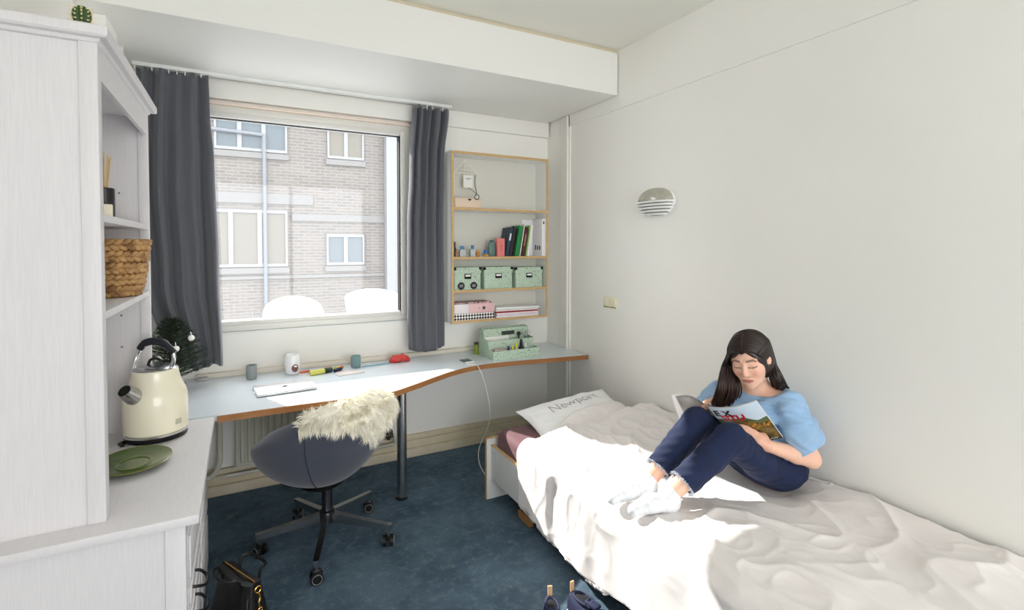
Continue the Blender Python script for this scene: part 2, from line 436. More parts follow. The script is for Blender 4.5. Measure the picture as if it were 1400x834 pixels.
for (a0, a1, c0, c1) in ((rx0,rx0+0.07,rz0_,rz1_),(rx1-0.07,rx1,rz0_,rz1_),(0.82,0.88,rz0_,rz1_),(rx0,rx1,rz0_,rz0_+0.07),(rx0,rx1,rz1_-0.07,rz1_)): b.box(a0, a1, YR-0.1, YR-0.04, c0, c1, 0.004)
b.build('window_frame', upvc, w2)  # frame around the added rear opening

# ------------------------------------------------------------------ outside
def facade_mat():
    m = bpy.data.materials.new('brick_facade'); m.use_nodes = True; n = m.node_tree.nodes; l = m.node_tree.links
    tc = n.new('ShaderNodeTexCoord'); sp = n.new('ShaderNodeSeparateXYZ'); cb = n.new('ShaderNodeCombineXYZ'); br = n.new('ShaderNodeTexBrick')
    l.new(tc.outputs['Object'], sp.inputs[0]); l.new(sp.outputs[0], cb.inputs[0]); l.new(sp.outputs[2], cb.inputs[1]); l.new(cb.outputs[0], br.inputs[0])
    br.inputs['Color1'].default_value = rgb((80,75,72)); br.inputs['Color2'].default_value = rgb((92,85,79)); br.inputs['Mortar'].default_value = rgb((98,96,94))
    br.inputs['Scale'].default_value = 1.0; br.inputs['Brick Width'].default_value = 0.21; br.inputs['Row Height'].default_value = 0.062; br.inputs['Mortar Size'].default_value = 0.010
    l.new(br.outputs[0], n['Principled BSDF'].inputs['Base Color']); n['Principled BSDF'].inputs['Roughness'].default_value = 0.9
    return m
fac_m = facade_mat(); fac_w = mat('facade_white', (112,113,116), 0.7); pane_o = mat('far_pane', (94,91,85), 0.6, spec=0.12); pane_d = mat('far_pane_grey', (78,85,90), 0.5, spec=0.15)
stone = mat('facade_stone', (95,94,93), 0.8)
FY = 11.0
bld = thing('apartment_building', 'pale brick building with white windows seen through the window', 'building', (-1.6, FY, -4.0))
MB().box(-7.0, 2.755, FY, FY+4.0, -4.0, 6.1).build('wall', fac_m, bld, smooth=0)
def far_win(x0, x1, z0, z1, cols, pm):
    MB().box(x0-0.03, x1+0.03, FY-0.05, FY+0.02, z0-0.13, z0-0.02).build('window_sill', stone, bld, smooth=0)
    MB().box(x0-0.03, x1+0.03, FY-0.035, FY+0.02, z1+0.005, z1+0.02).build('lintel', stone, bld, smooth=0)
    fr_ = MB(); k = 0.055
    fr_.box(x0, x1, FY-0.04, FY+0.01, z0, z0+k).box(x0, x1, FY-0.04, FY+0.01, z1-k, z1)
    xs = [x0+(x1-x0)*i/cols for i in range(cols+1)]
    for i, x in enumerate(xs): fr_.box(max(x0, x-k*0.7), min(x1, x+k*0.7), FY-0.04, FY+0.01, z0+k, z1-k)
    wf = fr_.build('window', fac_w, bld, smooth=0)
    for i in range(cols): MB().box(xs[i]+k*0.7, xs[i+1]-k*0.7, FY-0.015, FY+0.005, z0+k, z1-k).build('pane', pm, wf, smooth=0)
far_win(-0.66, 0.82, 1.17, 2.27, 3, pane_o); far_win(1.555, 2.315, 1.18, 1.82, 2, pane_d)
far_win(1.585, 2.32, 3.38, 4.3, 2, pane_o); far_win(-0.42, 0.83, 3.40, 4.5, 3, pane_d)
far_win(-3.4, -1.9, 1.17, 2.27, 3, pane_o); far_win(-3.4, -1.9, 3.4, 4.5, 3, pane_d)
MB().box(-7.0, 1.3, FY-0.03, FY+0.02, 2.40, 2.60).build('soldier_course', stone, bld, smooth=0)
MB().box(0.9, 2.755, FY-0.03, FY+0.02, 2.08, 2.22).build('soldier_course', stone, bld, smooth=0)
MB().box(-7.0, 2.755, FY-0.04, FY+0.02, 0.93, 0.99).build('ledge', stone, bld, smooth=0)
MB().cyl((0.42,FY-0.06,-4),(0.42,FY-0.06,3.72),0.035).cyl((0.42,FY-0.06,3.72),(-0.7,FY-0.06,3.76),0.035).build('drain_pipe', mat('zinc', (92,96,102), 0.7), bld)
MB().box(-7.1, 2.8, FY-0.1, FY+4.1, 6.1, 6.2).build('parapet', stone, bld, smooth=0)
tag(MB().box(2.757, 9.0, FY-0.2, FY+5.0, -4.0, 5.6).build('plastered_building', fac_w, smooth=0), 'plain white plastered building beside the brick one outside', 'building')
structure(MB().box(-7, 9, 3.95, 7.2, -0.1, 0.05).build('terrace', mat('terrace_concrete', (196,198,200), 0.8), smooth=0), 'pale terrace slab outside the window')
structure(MB().box(-12, 14, 3.9, 30, -4.2, -4.0).build('street', mat('asphalt', (120,120,122), 0.9), smooth=0))
# white tub chairs on the terrace
tubw = mat('white_tub_shell', (244,244,244), 0.45)
def tub_chair(cx, cy, w, ztop, label, sq, ang):
    t = thing('garden_chair', label, 'chair', (cx, cy, 0.05), 'white chairs outside the window')
    M = TR((cx, cy, 0.05), ang)
    def fn(u, v):
        a = 2*pi*u
        rim = 0.42+(ztop-0.47)*(0.5-0.5*math.sin(a))**0.55
        k = (abs(math.cos(a))**sq+abs(math.sin(a))**sq)**(-1/sq)
        if v < 0.72:
            q = v/0.72; r = (0.30+0.70*q**0.6)*w/2; z = 0.36+(rim-0.36)*q**1.2
        else:
            q = (v-0.72)/0.28; r = w/2-0.05*min(1, q*3)-(w/2-0.06)*max(0, q-0.33)/0.67*0.98; z = rim-(rim-0.42)*min(1, q*1.5)
        # a back that leans and rounds off at the top
        r2 = r*(1-0.16*max(0, (z-0.6))**1.0)
        return (r2*k*math.cos(a), r2*k*math.sin(a), z)
    MB(M).grid(fn, 40, 26, cu=True).build('shell', tubw, t)
    for (sx, sy) in ((1,1),(1,-1),(-1,1),(-1,-1)):
        MB(M).cyl((sx*w*0.16, sy*w*0.16, 0.40), (sx*w*0.34, sy*w*0.34, 0.0), 0.018, 0.012, 10).build('leg', white_l, t)
tub_chair(0.47, 5.55, 0.60, 1.04, 'white chair with a rounded back on the terrace outside', 2.4, pi)
tub_chair(1.30, 5.55, 0.66, 1.085, 'white chair with a square back on the terrace outside', 5.0, pi)
# ------------------------------------------------------------------ desk
DZ = 0.74
def curve_pts(ps, n=8):
    out = []
    for i in range(len(ps)-1):
        p0 = Vector(ps[max(i-1,0)]); p1 = Vector(ps[i]); p2 = Vector(ps[i+1]); p3 = Vector(ps[min(i+2,len(ps)-1)])
        for k in range(n):
            t = k/n; out.append(0.5*((2*p1)+(p2-p0)*t+(2*p0-5*p1+4*p2-p3)*t*t+(3*p1-p0-3*p2+p3)*t**3))
    out.append(Vector(ps[-1])); return out
front = curve_pts([(-0.112,2.826),(0.2,2.832),(0.5,2.822),(0.72,2.825),(0.88,2.905),(1.06,3.02),(1.23,3.12),(1.42,3.183),(1.62,3.19),(1.80,3.17),(1.99,3.14),(2.318,3.098)], 6)
desk = thing('desk', 'long white desk with curved front and orange-brown edge under the window', 'desk', (0.9, 3.3, 0))
poly = [(p.x, p.y) for p in front]+[(2.318, 3.695), (-0.60, 3.695), (-0.60, 2.850), (-0.112, 2.850)]
MB().prism(poly, DZ-0.030, DZ).build('desktop', desk_w, desk, smooth=30)
eb = MB()
pts = front
vs = []; 
for i, p in enumerate(pts):
    t = (pts[min(i+1,len(pts)-1)]-pts[max(i-1,0)]); nrm = Vector((t.y, -t.x)).normalized()*0.005
    for (dx, z) in ((0, DZ-0.032), (1, DZ-0.031), (1, DZ+0.0005), (0, DZ+0.001)): vs.append((p.x+nrm.x*dx, p.y+nrm.y*dx, z))
fs = []
for i in range(len(pts)-1):
    for j in range(4): fs.append((i*4+j, i*4+(j+1)%4, (i+1)*4+(j+1)%4, (i+1)*4+j))
eb.add(vs, fs+[(0,1,2,3), tuple((len(pts)-1)*4+j for j in (3,2,1,0))]).build('edge_band', edge_o, desk, smooth=60, label='orange-brown wooden edge band')
MB().lathe([(0.030,0.0),(0.034,0.004),(0.034,0.018),(0.030,0.02),(0.030,0.700),(0.05,0.702),(0.05,DZ-0.030)], 28, (0.865,3.06,0)).build('leg', chrome, desk)
MB().lathe([(0.033,0.0),(0.036,0.003),(0.036,0.016),(0.031,0.02)], 28, (0.865,3.06,0)).build('foot_cap', black_p, desk)
MB().box(-0.25, 2.06, 3.655, 3.699, DZ, DZ+0.030, 0.003).build('upstand', mat('cream_upstand', (226,218,204), 0.5), desk)
MB().box(-0.05, 2.04, 3.52, 3.582, DZ-0.075, DZ-0.029, 0.003).build('under_rail', white_l, desk)
MB().box(XR-0.05, XR-0.001, 3.30, 3.60, DZ-0.075, DZ-0.031, 0.003).build('wall_bracket', white_l, desk)

# ------------------------------------------------------------------ radiator and pipes
rad_m = mat('radiator_enamel', (206,205,192), 0.4, var=(3, (190,186,170), 0.4))
rad = thing('radiator', 'old cream panel radiator with vertical flutes below the desk', 'radiator', (0.42, 3.64, 0.14))
MB().box(-0.045, 0.885, 3.60, 3.625, 0.165, 0.63, 0.006).build('panel', rad_m, rad)
for i in range(23):
    x = -0.018+i*0.0398; MB().box(x, x+0.024, 3.588, 3.602, 0.195, 0.60, 0.005, 1).build('flute', rad_m, rad)
MB().box(-0.05, 0.89, 3.59, 3.635, 0.62, 0.635, 0.004).box(-0.05, 0.89, 3.592, 3.632, 0.16, 0.178, 0.004).build('rim', rad_m, rad)
MB().tube(curve_pts([(0.885,3.61,0.20),(0.94,3.61,0.20),(0.965,3.61,0.19),(0.97,3.61,0.15),(0.94,3.62,0.125),(0.70,3.63,0.12),(-0.1,3.635,0.115)],5), 0.011, 10).build('pipe', rad_m, rad)
MB().cyl((0.925,3.61,0.17),(0.925,3.61,0.235),0.014).cyl((0.925,3.575,0.24),(0.925,3.63,0.24),0.022,0.018,14).cyl((0.90,3.61,0.20),(0.955,3.61,0.20),0.017).build('valve', mat('dull_brass', (88,80,70), 0.45, 0.8), rad)
pipe = MB().tube(curve_pts([(-0.13,3.60,0.711),(-0.13,3.60,0.32),(-0.135,3.60,0.22),(-0.17,3.60,0.15),(-0.24,3.60,0.132),(-0.55,3.60,0.13)],6), 0.016, 12).build('heating_pipe', rad_m)
tag(pipe, 'bent cream heating pipe running down beside the radiator', 'pipe')

# ------------------------------------------------------------------ wall bookcase
sx0, sx1, sy0, sy1, sz0, sz1 = 1.378, 2.226, 3.52, 3.699, 0.986, 2.278
th = 0.019
bc = thing('wall_bookcase', 'white wall-hung open bookcase with plywood edges above the desk', 'bookcase', ((sx0+sx1)/2, 3.69, sz0))
shz = [1.857, 1.487, 1.236]
def board(name, x0, x1, z0, z1, vert):
    p = MB().box(x0, x1, sy0+0.006, sy1, z0, z1).build(name, white_l, bc, smooth=0)
    MB().box(x0, x1, sy0, sy0+0.006, z0, z1, 0.001, 1).build('plywood_edge', ply_e, p, smooth=0)
board('side_panel', sx0, sx0+th, sz0, sz1, 1); board('side_panel', sx1-th, sx1, sz0, sz1, 1)
board('top_panel', sx0+th, sx1-th, sz1-th, sz1, 0); board('bottom_panel', sx0+th, sx1-th, sz0, sz0+th, 0)
for z in shz: board('shelf', sx0+th, sx1-th, z-th, z, 0)
MB().box(sx0+th, sx1-th, sy1-0.006, sy1-0.001, sz0+th, sz1-th).build('back_panel', mat('shelf_back', (212,210,201), 0.6), bc, smooth=0)

# --- things on the bookcase
def px_x(px, Y, py=300): return onY(px, py, Y).x
# wire jewellery house with card and necklace
jh = thing('jewellery_stand', 'white wire jewellery hanger shaped like a house on the top shelf', 'jewellery stand', (1.52, 3.63, shz[0]))
jw = mat('white_wire', (236,232,220), 0.4)
def P_(px, py, Y=3.62): return onY(px, py, Y)
jY = 3.630; A, Bq, Cq = P_(636,219,jY), P_(621,236,jY), P_(652,237,jY)
w = MB()
for (p, q) in ((A,Bq),(A,Cq),(Bq,Cq),(P_(627,226.5,jY),P_(645,226.5,jY)),(A,P_(635,237,jY)),(P_(629,231,jY),P_(650,235,jY))): w.cyl(p, q, 0.0022, n=6)
w.build('wire_roof', jw, jh)
for i in range(6):
    p = Bq.lerp(Cq, 0.08+i*0.165); MB().tube([p, p+Vector((0,-0.004,-0.012)), p+Vector((0,-0.012,-0.014)), p+Vector((0,-0.014,-0.006))], 0.0016, 5).build('hook', jw, jh)
MB().cyl(Bq, (Bq.x, jY, shz[0]), 0.0022, n=6).cyl(Cq, (Cq.x, jY, shz[0]), 0.0022, n=6).cyl((Bq.x, jY, shz[0]+0.003), (Cq.x, jY, shz[0]+0.003), 0.0022, n=6).build('wire_post', jw, jh)
MB().box(Bq.x, Cq.x, jY-0.03, jY+0.03, shz[0], shz[0]+0.003).build('foot', jw, jh)
ca, cb2 = P_(633.5,240,jY-0.016), P_(646.5,257,jY-0.016)
card = thing('earring_card', 'small white earring card hanging on the wire house', 'card', (ca.x, jY-0.016, cb2.z))
MB().box(ca.x, cb2.x, jY-0.0175, jY-0.0165, cb2.z, ca.z+0.004, 0.0004, 1).build('card_sheet', paper_w, card)
MB().box(ca.x+0.018, cb2.x-0.012, jY-0.0179, jY-0.0175, ca.z-0.022, ca.z-0.018).box(ca.x+0.025, cb2.x-0.03, jY-0.0179, jY-0.0175, ca.z-0.03, ca.z-0.027).build('printed_lines', mat('grey_print', (120,118,116), 0.7), card, smooth=0)
nk = MB().tube(curve_pts([P_(650,239,jY-0.02), P_(649,249,jY-0.03), P_(651,261,3.56), P_(652,266,3.522)],6), 0.0028, 6)
nk.tube(curve_pts([P_(641,257,jY-0.02), P_(648,262,3.56), P_(652,266,3.522)],5), 0.0022, 6)
nk.tube(curve_pts([P_(652+3.2*math.cos(a),269.5+3.2*math.sin(a),3.5215) for a in [i*pi/5 for i in range(11)]],2), 0.003, 6)
tag(nk.build('necklace', mat('dark_beads', (46,42,38), 0.4)), 'dark beaded necklace hanging from the wire house', 'necklace')
# small wooden drawer box
d0, d1 = px_x(621.5,3.53), px_x(658,3.53)
db = thing('drawer_box', 'small pale wooden box with a black notch on the top shelf', 'box', ((d0+d1)/2, 3.58, shz[0]))
pale = mat('pale_wood', (226,204,182), 0.55, var=(20, (214,190,166), 0.5), stretch=(1,1,6))
MB().box(d0, d1, 3.532, 3.595, shz[0], shz[0]+0.073, 0.002).build('carcass', pale, db)
MB().box(d0+0.005, d1-0.005, 3.527, 3.533, shz[0]+0.005, shz[0]+0.068, 0.001).build('drawer_front', pale, db)
nx = px_x(642,3.53); arc = [(nx-0.014, shz[0]+0.068)]+[(nx+0.014*math.cos(a), shz[0]+0.068+0.014*math.sin(a)) for a in [pi+pi*i/10 for i in range(11)]]
MB().prism(arc, 3.5255, 3.5275, 'y').build('notch', black_p, db, smooth=0)
tag(MB().box(px_x(690,3.56), px_x(738,3.56), 3.55, 3.64, shz[0], shz[0]+0.006, 0.001).build('papers', paper_w), 'thin white papers lying flat on the top shelf', 'paper')

# bottles on the second shelf
def bottle(px, wpx, h, body, capc, capf, label, Y=3.56, glass=True, sq=False):
    x = px_x(px, Y); r = wpx*4.2/691/2; z = shz[1]; hb = h*(1-capf)
    t = thing('bottle', label, 'bottle', (x, Y, z), 'little bottles on the second shelf')
    bm_ = mat('bottle_'+label[:18].replace(' ', '_'), body, 0.15, trans=0.35 if glass else 0)
    if sq: MB().box(x-r, x+r, Y-r*0.7, Y+r*0.7, z, z+hb, 0.004).build('flask', bm_, t)
    else: MB().lathe([(r*0.92,0),(r,0.003),(r,hb*0.72),(r*0.85,hb*0.86),(r*0.45,hb*0.95),(r*0.45,hb)], 18, (x,Y,z)).build('flask', bm_, t)
    cm = mat('cap_'+label[:18].replace(' ', '_'), capc, 0.35)
    MB().lathe([(r*0.62,0),(r*0.62,h*capf*0.8),(r*0.5,h*capf)], 16, (x,Y,z+hb-0.002)).build('cap', cm, t)
bottle(621.5, 4, 0.115, (70,84,70), (52,60,54), 0.3, 'dark green slim bottle against the side of the bookcase', 3.60)
bottle(624.5, 4, 0.060, (206,150,120), (190,130,100), 0.3, 'tiny copper-coloured bottle beside the slim green one')
bottle(632, 8, 0.085, (214,220,222), (70,130,176), 0.35, 'clear perfume bottle with a blue dome cap', sq=True)
bottle(646, 7, 0.090, (226,206,186), (196,186,172), 0.35, 'clear perfume bottle with a beige cap', sq=True)
bottle(653, 5, 0.060, (214,150,70), (206,150,66), 0.3, 'small amber nail varnish bottle')
bottle(664, 7.5, 0.055, (224,170,80), (44,110,170), 0.6, 'short amber jar with a broad blue cap')
bottle(672, 8, 0.130, (120,160,152), (70,110,112), 0.15, 'tall square teal glass bottle beside the pink box', 3.58, sq=True)
# pink box
pk0, pk1 = px_x(680.3,3.535), px_x(690,3.535)
pb = thing('perfume_carton', 'narrow salmon-pink carton standing beside the leaning books', 'box', ((pk0+pk1)/2, 3.56, shz[1]))
MB().box(pk0, pk1, 3.535, 3.585, shz[1], shz[1]+0.142, 0.001).build('carton', mat('salmon_card', (226,128,124), 0.5), pb)
MB().tube([((pk0+pk1)/2+0.008*math.cos(a), 3.534, shz[1]+0.055+0.010*math.sin(a)) for a in [i*pi/6 for i in range(12)]], 0.0012, 4, closed=True).tube([((pk0+pk1)/2+0.009*math.cos(a), 3.534, shz[1]+0.082+0.008*math.sin(a)) for a in [i*pi/6 for i in range(12)]], 0.0012, 4, closed=True).build('printed_ornament', mat('dark_pink_print', (150,70,80), 0.6), pb)

# leaning books, each its own thing: foot px, head px at the front face, thickness, height
def book(px, w, hgt, lean, col, label, spine=None, Y0=3.54, dep=0.135, pages=True, cat='book', title=None, tcol=(240,240,236)):
    x = px_x(px, Y0, 348); z = shz[1]+w*math.sin(lean)
    M = Matrix.Translation((x, Y0, z)) @ Matrix.Rotation(lean, 4, 'Y')
    t = thing('book', label, cat, (x, Y0, z), 'books leaning on the second shelf')
    cm = mat('book_'+label[:22].replace(' ', '_'), col, 0.4)
    MB(M).box(0, w, 0.001, dep, 0, hgt, 0.0012, 1).build('cover', cm, t)
    if pages: MB(M).box(0.003, w-0.003, 0.003, dep+0.002, 0.003, hgt+0.0006).build('page_block', paper_w, t, smooth=0)
    if spine:
        MB(M).box(w*0.3, w*0.7, -0.0005, 0.001, hgt*spine[1], hgt*spine[2]).build('spine_label', mat('spine_%d_%d_%d' % spine[0], spine[0], 0.4), t, smooth=0)
    if title:
        Mt = M @ Matrix.Translation((w/2, -0.0006, hgt*0.5)) @ Matrix.Rotation(pi/2, 4, 'X') @ Matrix.Rotation(pi/2, 4, 'Z')
        text_mb(title, w*0.85, Mt, 0.0003).build('lettering', mat('print_%d_%d_%d' % tcol, tcol, 0.5), t, smooth=0)
book(691, 0.028, 0.228, 0.20, (38,60,78), 'dark blue book with a white spine label leaning beside the pink carton', ((226,232,230), 0.55, 0.8))
book(696.2, 0.024, 0.235, 0.19, (46,38,44), 'very dark book between the blue one and the green one')
book(701.0, 0.008, 0.225, 0.19, (24,26,26), 'thin black book against the green one')
book(703.8, 0.034, 0.245, 0.18, (14,132,62), 'bright green book with pale lettering on its spine', title=None)
book(710.6, 0.007, 0.262, 0.17, (238,234,230), 'thin white book beside the green one')
book(712.8, 0.026, 0.235, 0.17, (74,28,34), 'maroon book beside the thin white one', ((170,130,110), 0.35, 0.75))
book(718.8, 0.008, 0.250, 0.165, (160,196,120), 'thin pale green book beside the maroon one')
book(720.6, 0.020, 0.252, 0.16, (232,232,226), 'cream white book leaning towards the tall binder')
bx = px_x(743.5, 3.54, 330)
wb = thing('ring_binder', 'tall white ring binder standing at the end of the second shelf', 'binder', (bx-0.06, 3.57, shz[1]))
bl_, br_ = px_x(741, 3.53, 330), sx1-th-0.002
MB().box(bl_, br_, 3.53, 3.685, shz[1], shz[1]+0.305, 0.001).box(bl_-0.105, bl_, 3.680, 3.690, shz[1], shz[1]+0.300, 0.001).build('cover', mat('binder_white', (232,230,232), 0.4), wb)
for (xa, xb_, ya_, za, zb_) in ((0.010,0.022,3.529,0.262,0.282),(-0.001,0.001,3.555,0.05,0.085),(-0.001,0.001,3.590,0.05,0.085),(-0.001,0.001,3.625,0.05,0.09)):
    MB().box(bl_+xa, bl_+xb_, ya_, ya_+(0.002 if xa > 0 else 0.018), shz[1]+za, shz[1]+zb_).build('spine_mark', mat('dark_print', (60,52,60), 0.6), wb, smooth=0)

# mint storage boxes
def terrazzo():
    m = mat('mint_terrazzo', (184,204,184), 0.6); n = m.node_tree.nodes; l = m.node_tree.links; b_ = n['Principled BSDF']; tc = n['Texture Coordinate']
    prev = None
    for (sc, th_, c) in ((62, 0.20, (44,58,52)), (100, 0.19, (70,92,84)), (58, 0.14, (222,232,216)), (95, 0.12, (150,160,120))):
        v = n.new('ShaderNodeTexVoronoi'); v.inputs['Scale'].default_value = sc; l.new(tc.outputs['Object'], v.inputs[0])
        g = n.new('ShaderNodeMath'); g.operation = 'LESS_THAN'; g.inputs[1].default_value = th_; l.new(v.outputs['Distance'], g.inputs[0])
        x = n.new('ShaderNodeMix'); x.data_type = 'RGBA'; x.inputs[7].default_value = rgb(c); l.new(g.outputs[0], x.inputs[0])
        if prev is None: x.inputs[6].default_value = rgb((184,204,184))
        else: l.new(prev, x.inputs[6])
        prev = x.outputs[2]
    l.new(prev, b_.inputs['Base Color']); return m
mint = terrazzo()
def storage_box(pxa, pxb, h, label, stickers=False):
    Y0 = 3.535; x0, x1 = px_x(pxa, Y0, 378), px_x(pxb, Y0, 378); z = shz[2]; c = (x0+x1)/2; y1 = 3.685
    t = thing('storage_box', label, 'storage box', (c, 3.61, z), 'mint storage boxes on the third shelf')
    MB().box(x0+0.004, x1-0.004, Y0+0.004, y1-0.004, z, z+h-0.01, 0.002).build('box_body', mint, t)
    lid = MB(); zl = z+h-0.045
    a = [(x0, Y0, zl), (x1, Y0, zl), (x1, y1, zl), (x0, y1, zl)]; k = 0.014
    m_ = [(x0, Y0, zl+0.022), (x1, Y0, zl+0.022), (x1, y1, zl+0.022), (x0, y1, zl+0.022)]
    u_ = [(x0+k, Y0+k*0.5, z+h), (x1-k, Y0+k*0.5, z+h), (x1-k, y1-k*0.5, z+h), (x0+k, y1-k*0.5, z+h)]
    lid.add(a+m_+u_, [(0,1,5,4),(1,2,6,5),(2,3,7,6),(3,0,4,7),(4,5,9,8),(5,6,10,9),(6,7,11,10),(7,4,8,11),(8,9,10,11),(3,2,1,0)])
    lid.build('lid', mint, t, smooth=0)
    for (cx_, cy_) in ((x0+k*0.5, Y0+0.004), (x1-k*0.5, Y0+0.004)):
        MB().box(cx_-0.010, cx_+0.010, cy_-0.004, cy_+0.016, z+h-0.022, z+h+0.001, 0.003).build('metal_corner', black_m, t)
    hz = z+h*0.60
    hm = thing_part = MB().box(c-0.028, c+0.028, Y0-0.002, Y0+0.004, hz-0.019, hz+0.019, 0.004).build('label_holder', black_m, t)
    MB().box(c-0.021, c+0.021, Y0-0.0032, Y0-0.0018, hz-0.002, hz+0.013).build('label_card', paper_w, hm, smooth=0)
    MB().tube([(c-0.018, Y0-0.001, hz-0.008), (c-0.012, Y0-0.008, hz-0.015), (c+0.012, Y0-0.008, hz-0.015), (c+0.018, Y0-0.001, hz-0.008)], 0.003, 8).build('pull', black_m, hm)
    if stickers:
        for dx in (-0.052, 0.052):
            s_ = MB().cyl((c+dx-0.003, Y0-0.0018, z+0.031), (c+dx-0.003, Y0+0.002, z+0.031), 0.028, n=28).build('round_sticker', mat('sticker_black', (26,28,32), 0.5), t)
            q = MB()
            for k2 in range(3): q.tube([(c+dx-0.017, Y0-0.0024, z+0.024+k2*0.007), (c+dx+0.011, Y0-0.0024, z+0.025+k2*0.007)], 0.0011, 4)
            q.build('sticker_print', paper_w, s_)
storage_box(621, 658, 0.170, 'mint speckled storage box with two round black stickers', True)
storage_box(662, 701, 0.168, 'mint speckled storage box standing between the two others')
storage_box(705, 742, 0.162, 'mint speckled storage box next to the right-hand bookcase side, without stickers')

# bottom compartment: binders and paper stack
zb = sz0+th
b0, b1 = px_x(621,3.53,425), px_x(676,3.53,425)
def pattern_mat():
    m = mat('black_white_pattern', (20,20,20), 0.5); n = m.node_tree.nodes; l = m.node_tree.links; tc = n['Texture Coordinate']
    mp = n.new('ShaderNodeMapping'); mp.inputs['Rotation'].default_value = (0, pi/4, 0); l.new(tc.outputs['Object'], mp.inputs[0])
    v = n.new('ShaderNodeTexChecker'); v.inputs['Scale'].default_value = 62; v.inputs['Color1'].default_value = rgb((18,18,20)); v.inputs['Color2'].default_value = rgb((236,232,228)); l.new(mp.outputs[0], v.inputs[0])
    l.new(v.outputs[0], n['Principled BSDF'].inputs['Base Color']); return m
t = thing('patterned_binder', 'black and white patterned binder lying under the pink binder', 'binder', ((b0+b1)/2, 3.6, zb), 'binders in the bottom compartment')
MB().box(b0, b1, 3.530, 3.68, zb, zb+0.052, 0.003).build('cover', pattern_mat(), t)
t = thing('pink_binder', 'pink and white lever arch binder lying on the patterned binder', 'binder', ((b0+b1)/2, 3.6, zb+0.052), 'binders in the bottom compartment')
zc = zb+0.052
MB().box(b0+0.12, b1, 3.528, 3.68, zc, zc+0.072, 0.003).build('cover', mat('blush_card', (232,190,192), 0.45), t)
MB().box(b0, b0+0.12, 3.5281, 3.679, zc+0.0005, zc+0.0715, 0.003).build('spine_label', mat('pale_card', (236,228,230), 0.45), t)
rgx = px_x(661.5,3.53,425)
MB().tube([(rgx+0.012*math.cos(a), 3.528, zc+0.036+0.012*math.sin(a)) for a in [i*pi/9 for i in range(18)]], 0.003, 6, closed=True).build('finger_ring', chrome, t)
MB().cyl((rgx, 3.5275, zc+0.036), (rgx, 3.5295, zc+0.036), 0.0105).build('finger_hole', mat('hole_dark', (40,24,26), 0.6), t)
MB().cyl((rgx-0.042, 3.5265, zc+0.036), (rgx-0.042, 3.53, zc+0.036), 0.005).build('rivet', chrome, t)
MB().box(b0+0.004, b1-0.02, 3.54, 3.67, zc+0.073, zc+0.081, 0.001).build('loose_folder', mat('floral_print', (70,58,62), 0.6, var=(60, (226,190,190), 1.0, 0.45, 0.55)), t)
pa0, pa1 = px_x(680,3.54,425), px_x(738,3.54,425)
st = [((232,230,228),0.010,'white sheet pile at the bottom of the paper stack'),((214,206,222),0.008,'lilac folder in the paper stack'),((236,214,220),0.010,'pale pink folder in the paper stack'),((238,236,234),0.007,'thin white booklet in the paper stack'),((150,28,44),0.012,'dark red folder in the paper stack'),((232,228,224),0.012,'white booklet under the top of the paper stack'),((204,206,206),0.004,'grey sheet near the top of the paper stack'),((240,240,238),0.014,'white papers on top of the paper stack')]
z = zb
for i, (c, h_, lab) in enumerate(st):
    dx = random.uniform(-0.008, 0.008); an = random.uniform(-0.05, 0.05) if i < 6 else -0.10
    M = TR(((pa0+pa1)/2+dx, 3.61, z), an)
    o = MB(M).box(-(pa1-pa0)/2, (pa1-pa0)/2-0.01, -0.068, 0.062, 0, h_-0.0004, 0.001, 1).build('paper_folder', mat('folder_%d' % i, c, 0.55)); tag(o, lab, 'folder', 'papers stacked in the bookcase'); z += h_

# ------------------------------------------------------------------ desk organiser
og = thing('desk_organiser', 'mint speckled tiered desk organiser on the desk below the bookcase', 'organiser', (1.79, 3.37, DZ))
ox0, ox1, oy0, oy1 = 1.592, 1.978, 3.252, 3.50
tk = 0.006
side = [(oy0, DZ), (oy1, DZ), (oy1, DZ+0.205), (oy1-0.075, DZ+0.205), (oy1-0.085, DZ+0.135), (oy0+0.085, DZ+0.130), (oy0+0.080, DZ+0.068), (oy0, DZ+0.066)]
MB().prism(side, ox0, ox0+tk, 'x').build('side_panel', mint, og, smooth=0); MB().prism(side, ox1-tk, ox1, 'x').build('side_panel', mint, og, smooth=0)
MB().box(ox0+tk, ox1-tk, oy0, oy0+tk, DZ, DZ+0.066).build('front_panel', mint, og, smooth=0)
MB().box(ox0+tk, ox1-tk, oy0+0.080, oy0+0.086, DZ, DZ+0.128).build('tier_panel', mint, og, smooth=0)
MB().box(ox0+tk, ox1-tk, oy1-0.082, oy1-0.076, DZ, DZ+0.203).build('tier_panel', mint, og, smooth=0)
MB().box(ox0+tk, ox1-tk, oy1-tk, oy1, DZ, DZ+0.205).build('back_panel', mint, og, smooth=0)
MB().box(ox0+tk, ox1-tk, oy0+tk, oy1-tk, DZ, DZ+0.004).build('bottom_panel', mint, og, smooth=0)
MB().box(1.742, 1.852, oy1-0.0840, oy1-0.0815, DZ+0.150, DZ+0.180).build('grip_slot', mat('slot_dark', (54,60,54), 0.7), og, smooth=0)
MB().box(1.80, 1.804, oy0+tk, oy0+0.08, DZ, DZ+0.06).build('divider', mint, og, smooth=0)
def small(name, label, cat, m, mb): return tag(mb.build(name, m), label, cat, 'small things in the desk organiser')
small('envelope', 'white envelopes standing in the desk organiser', 'envelope', paper_w, MB().box(1.60, 1.80, 3.405, 3.416, DZ+0.006, DZ+0.146, 0.001))
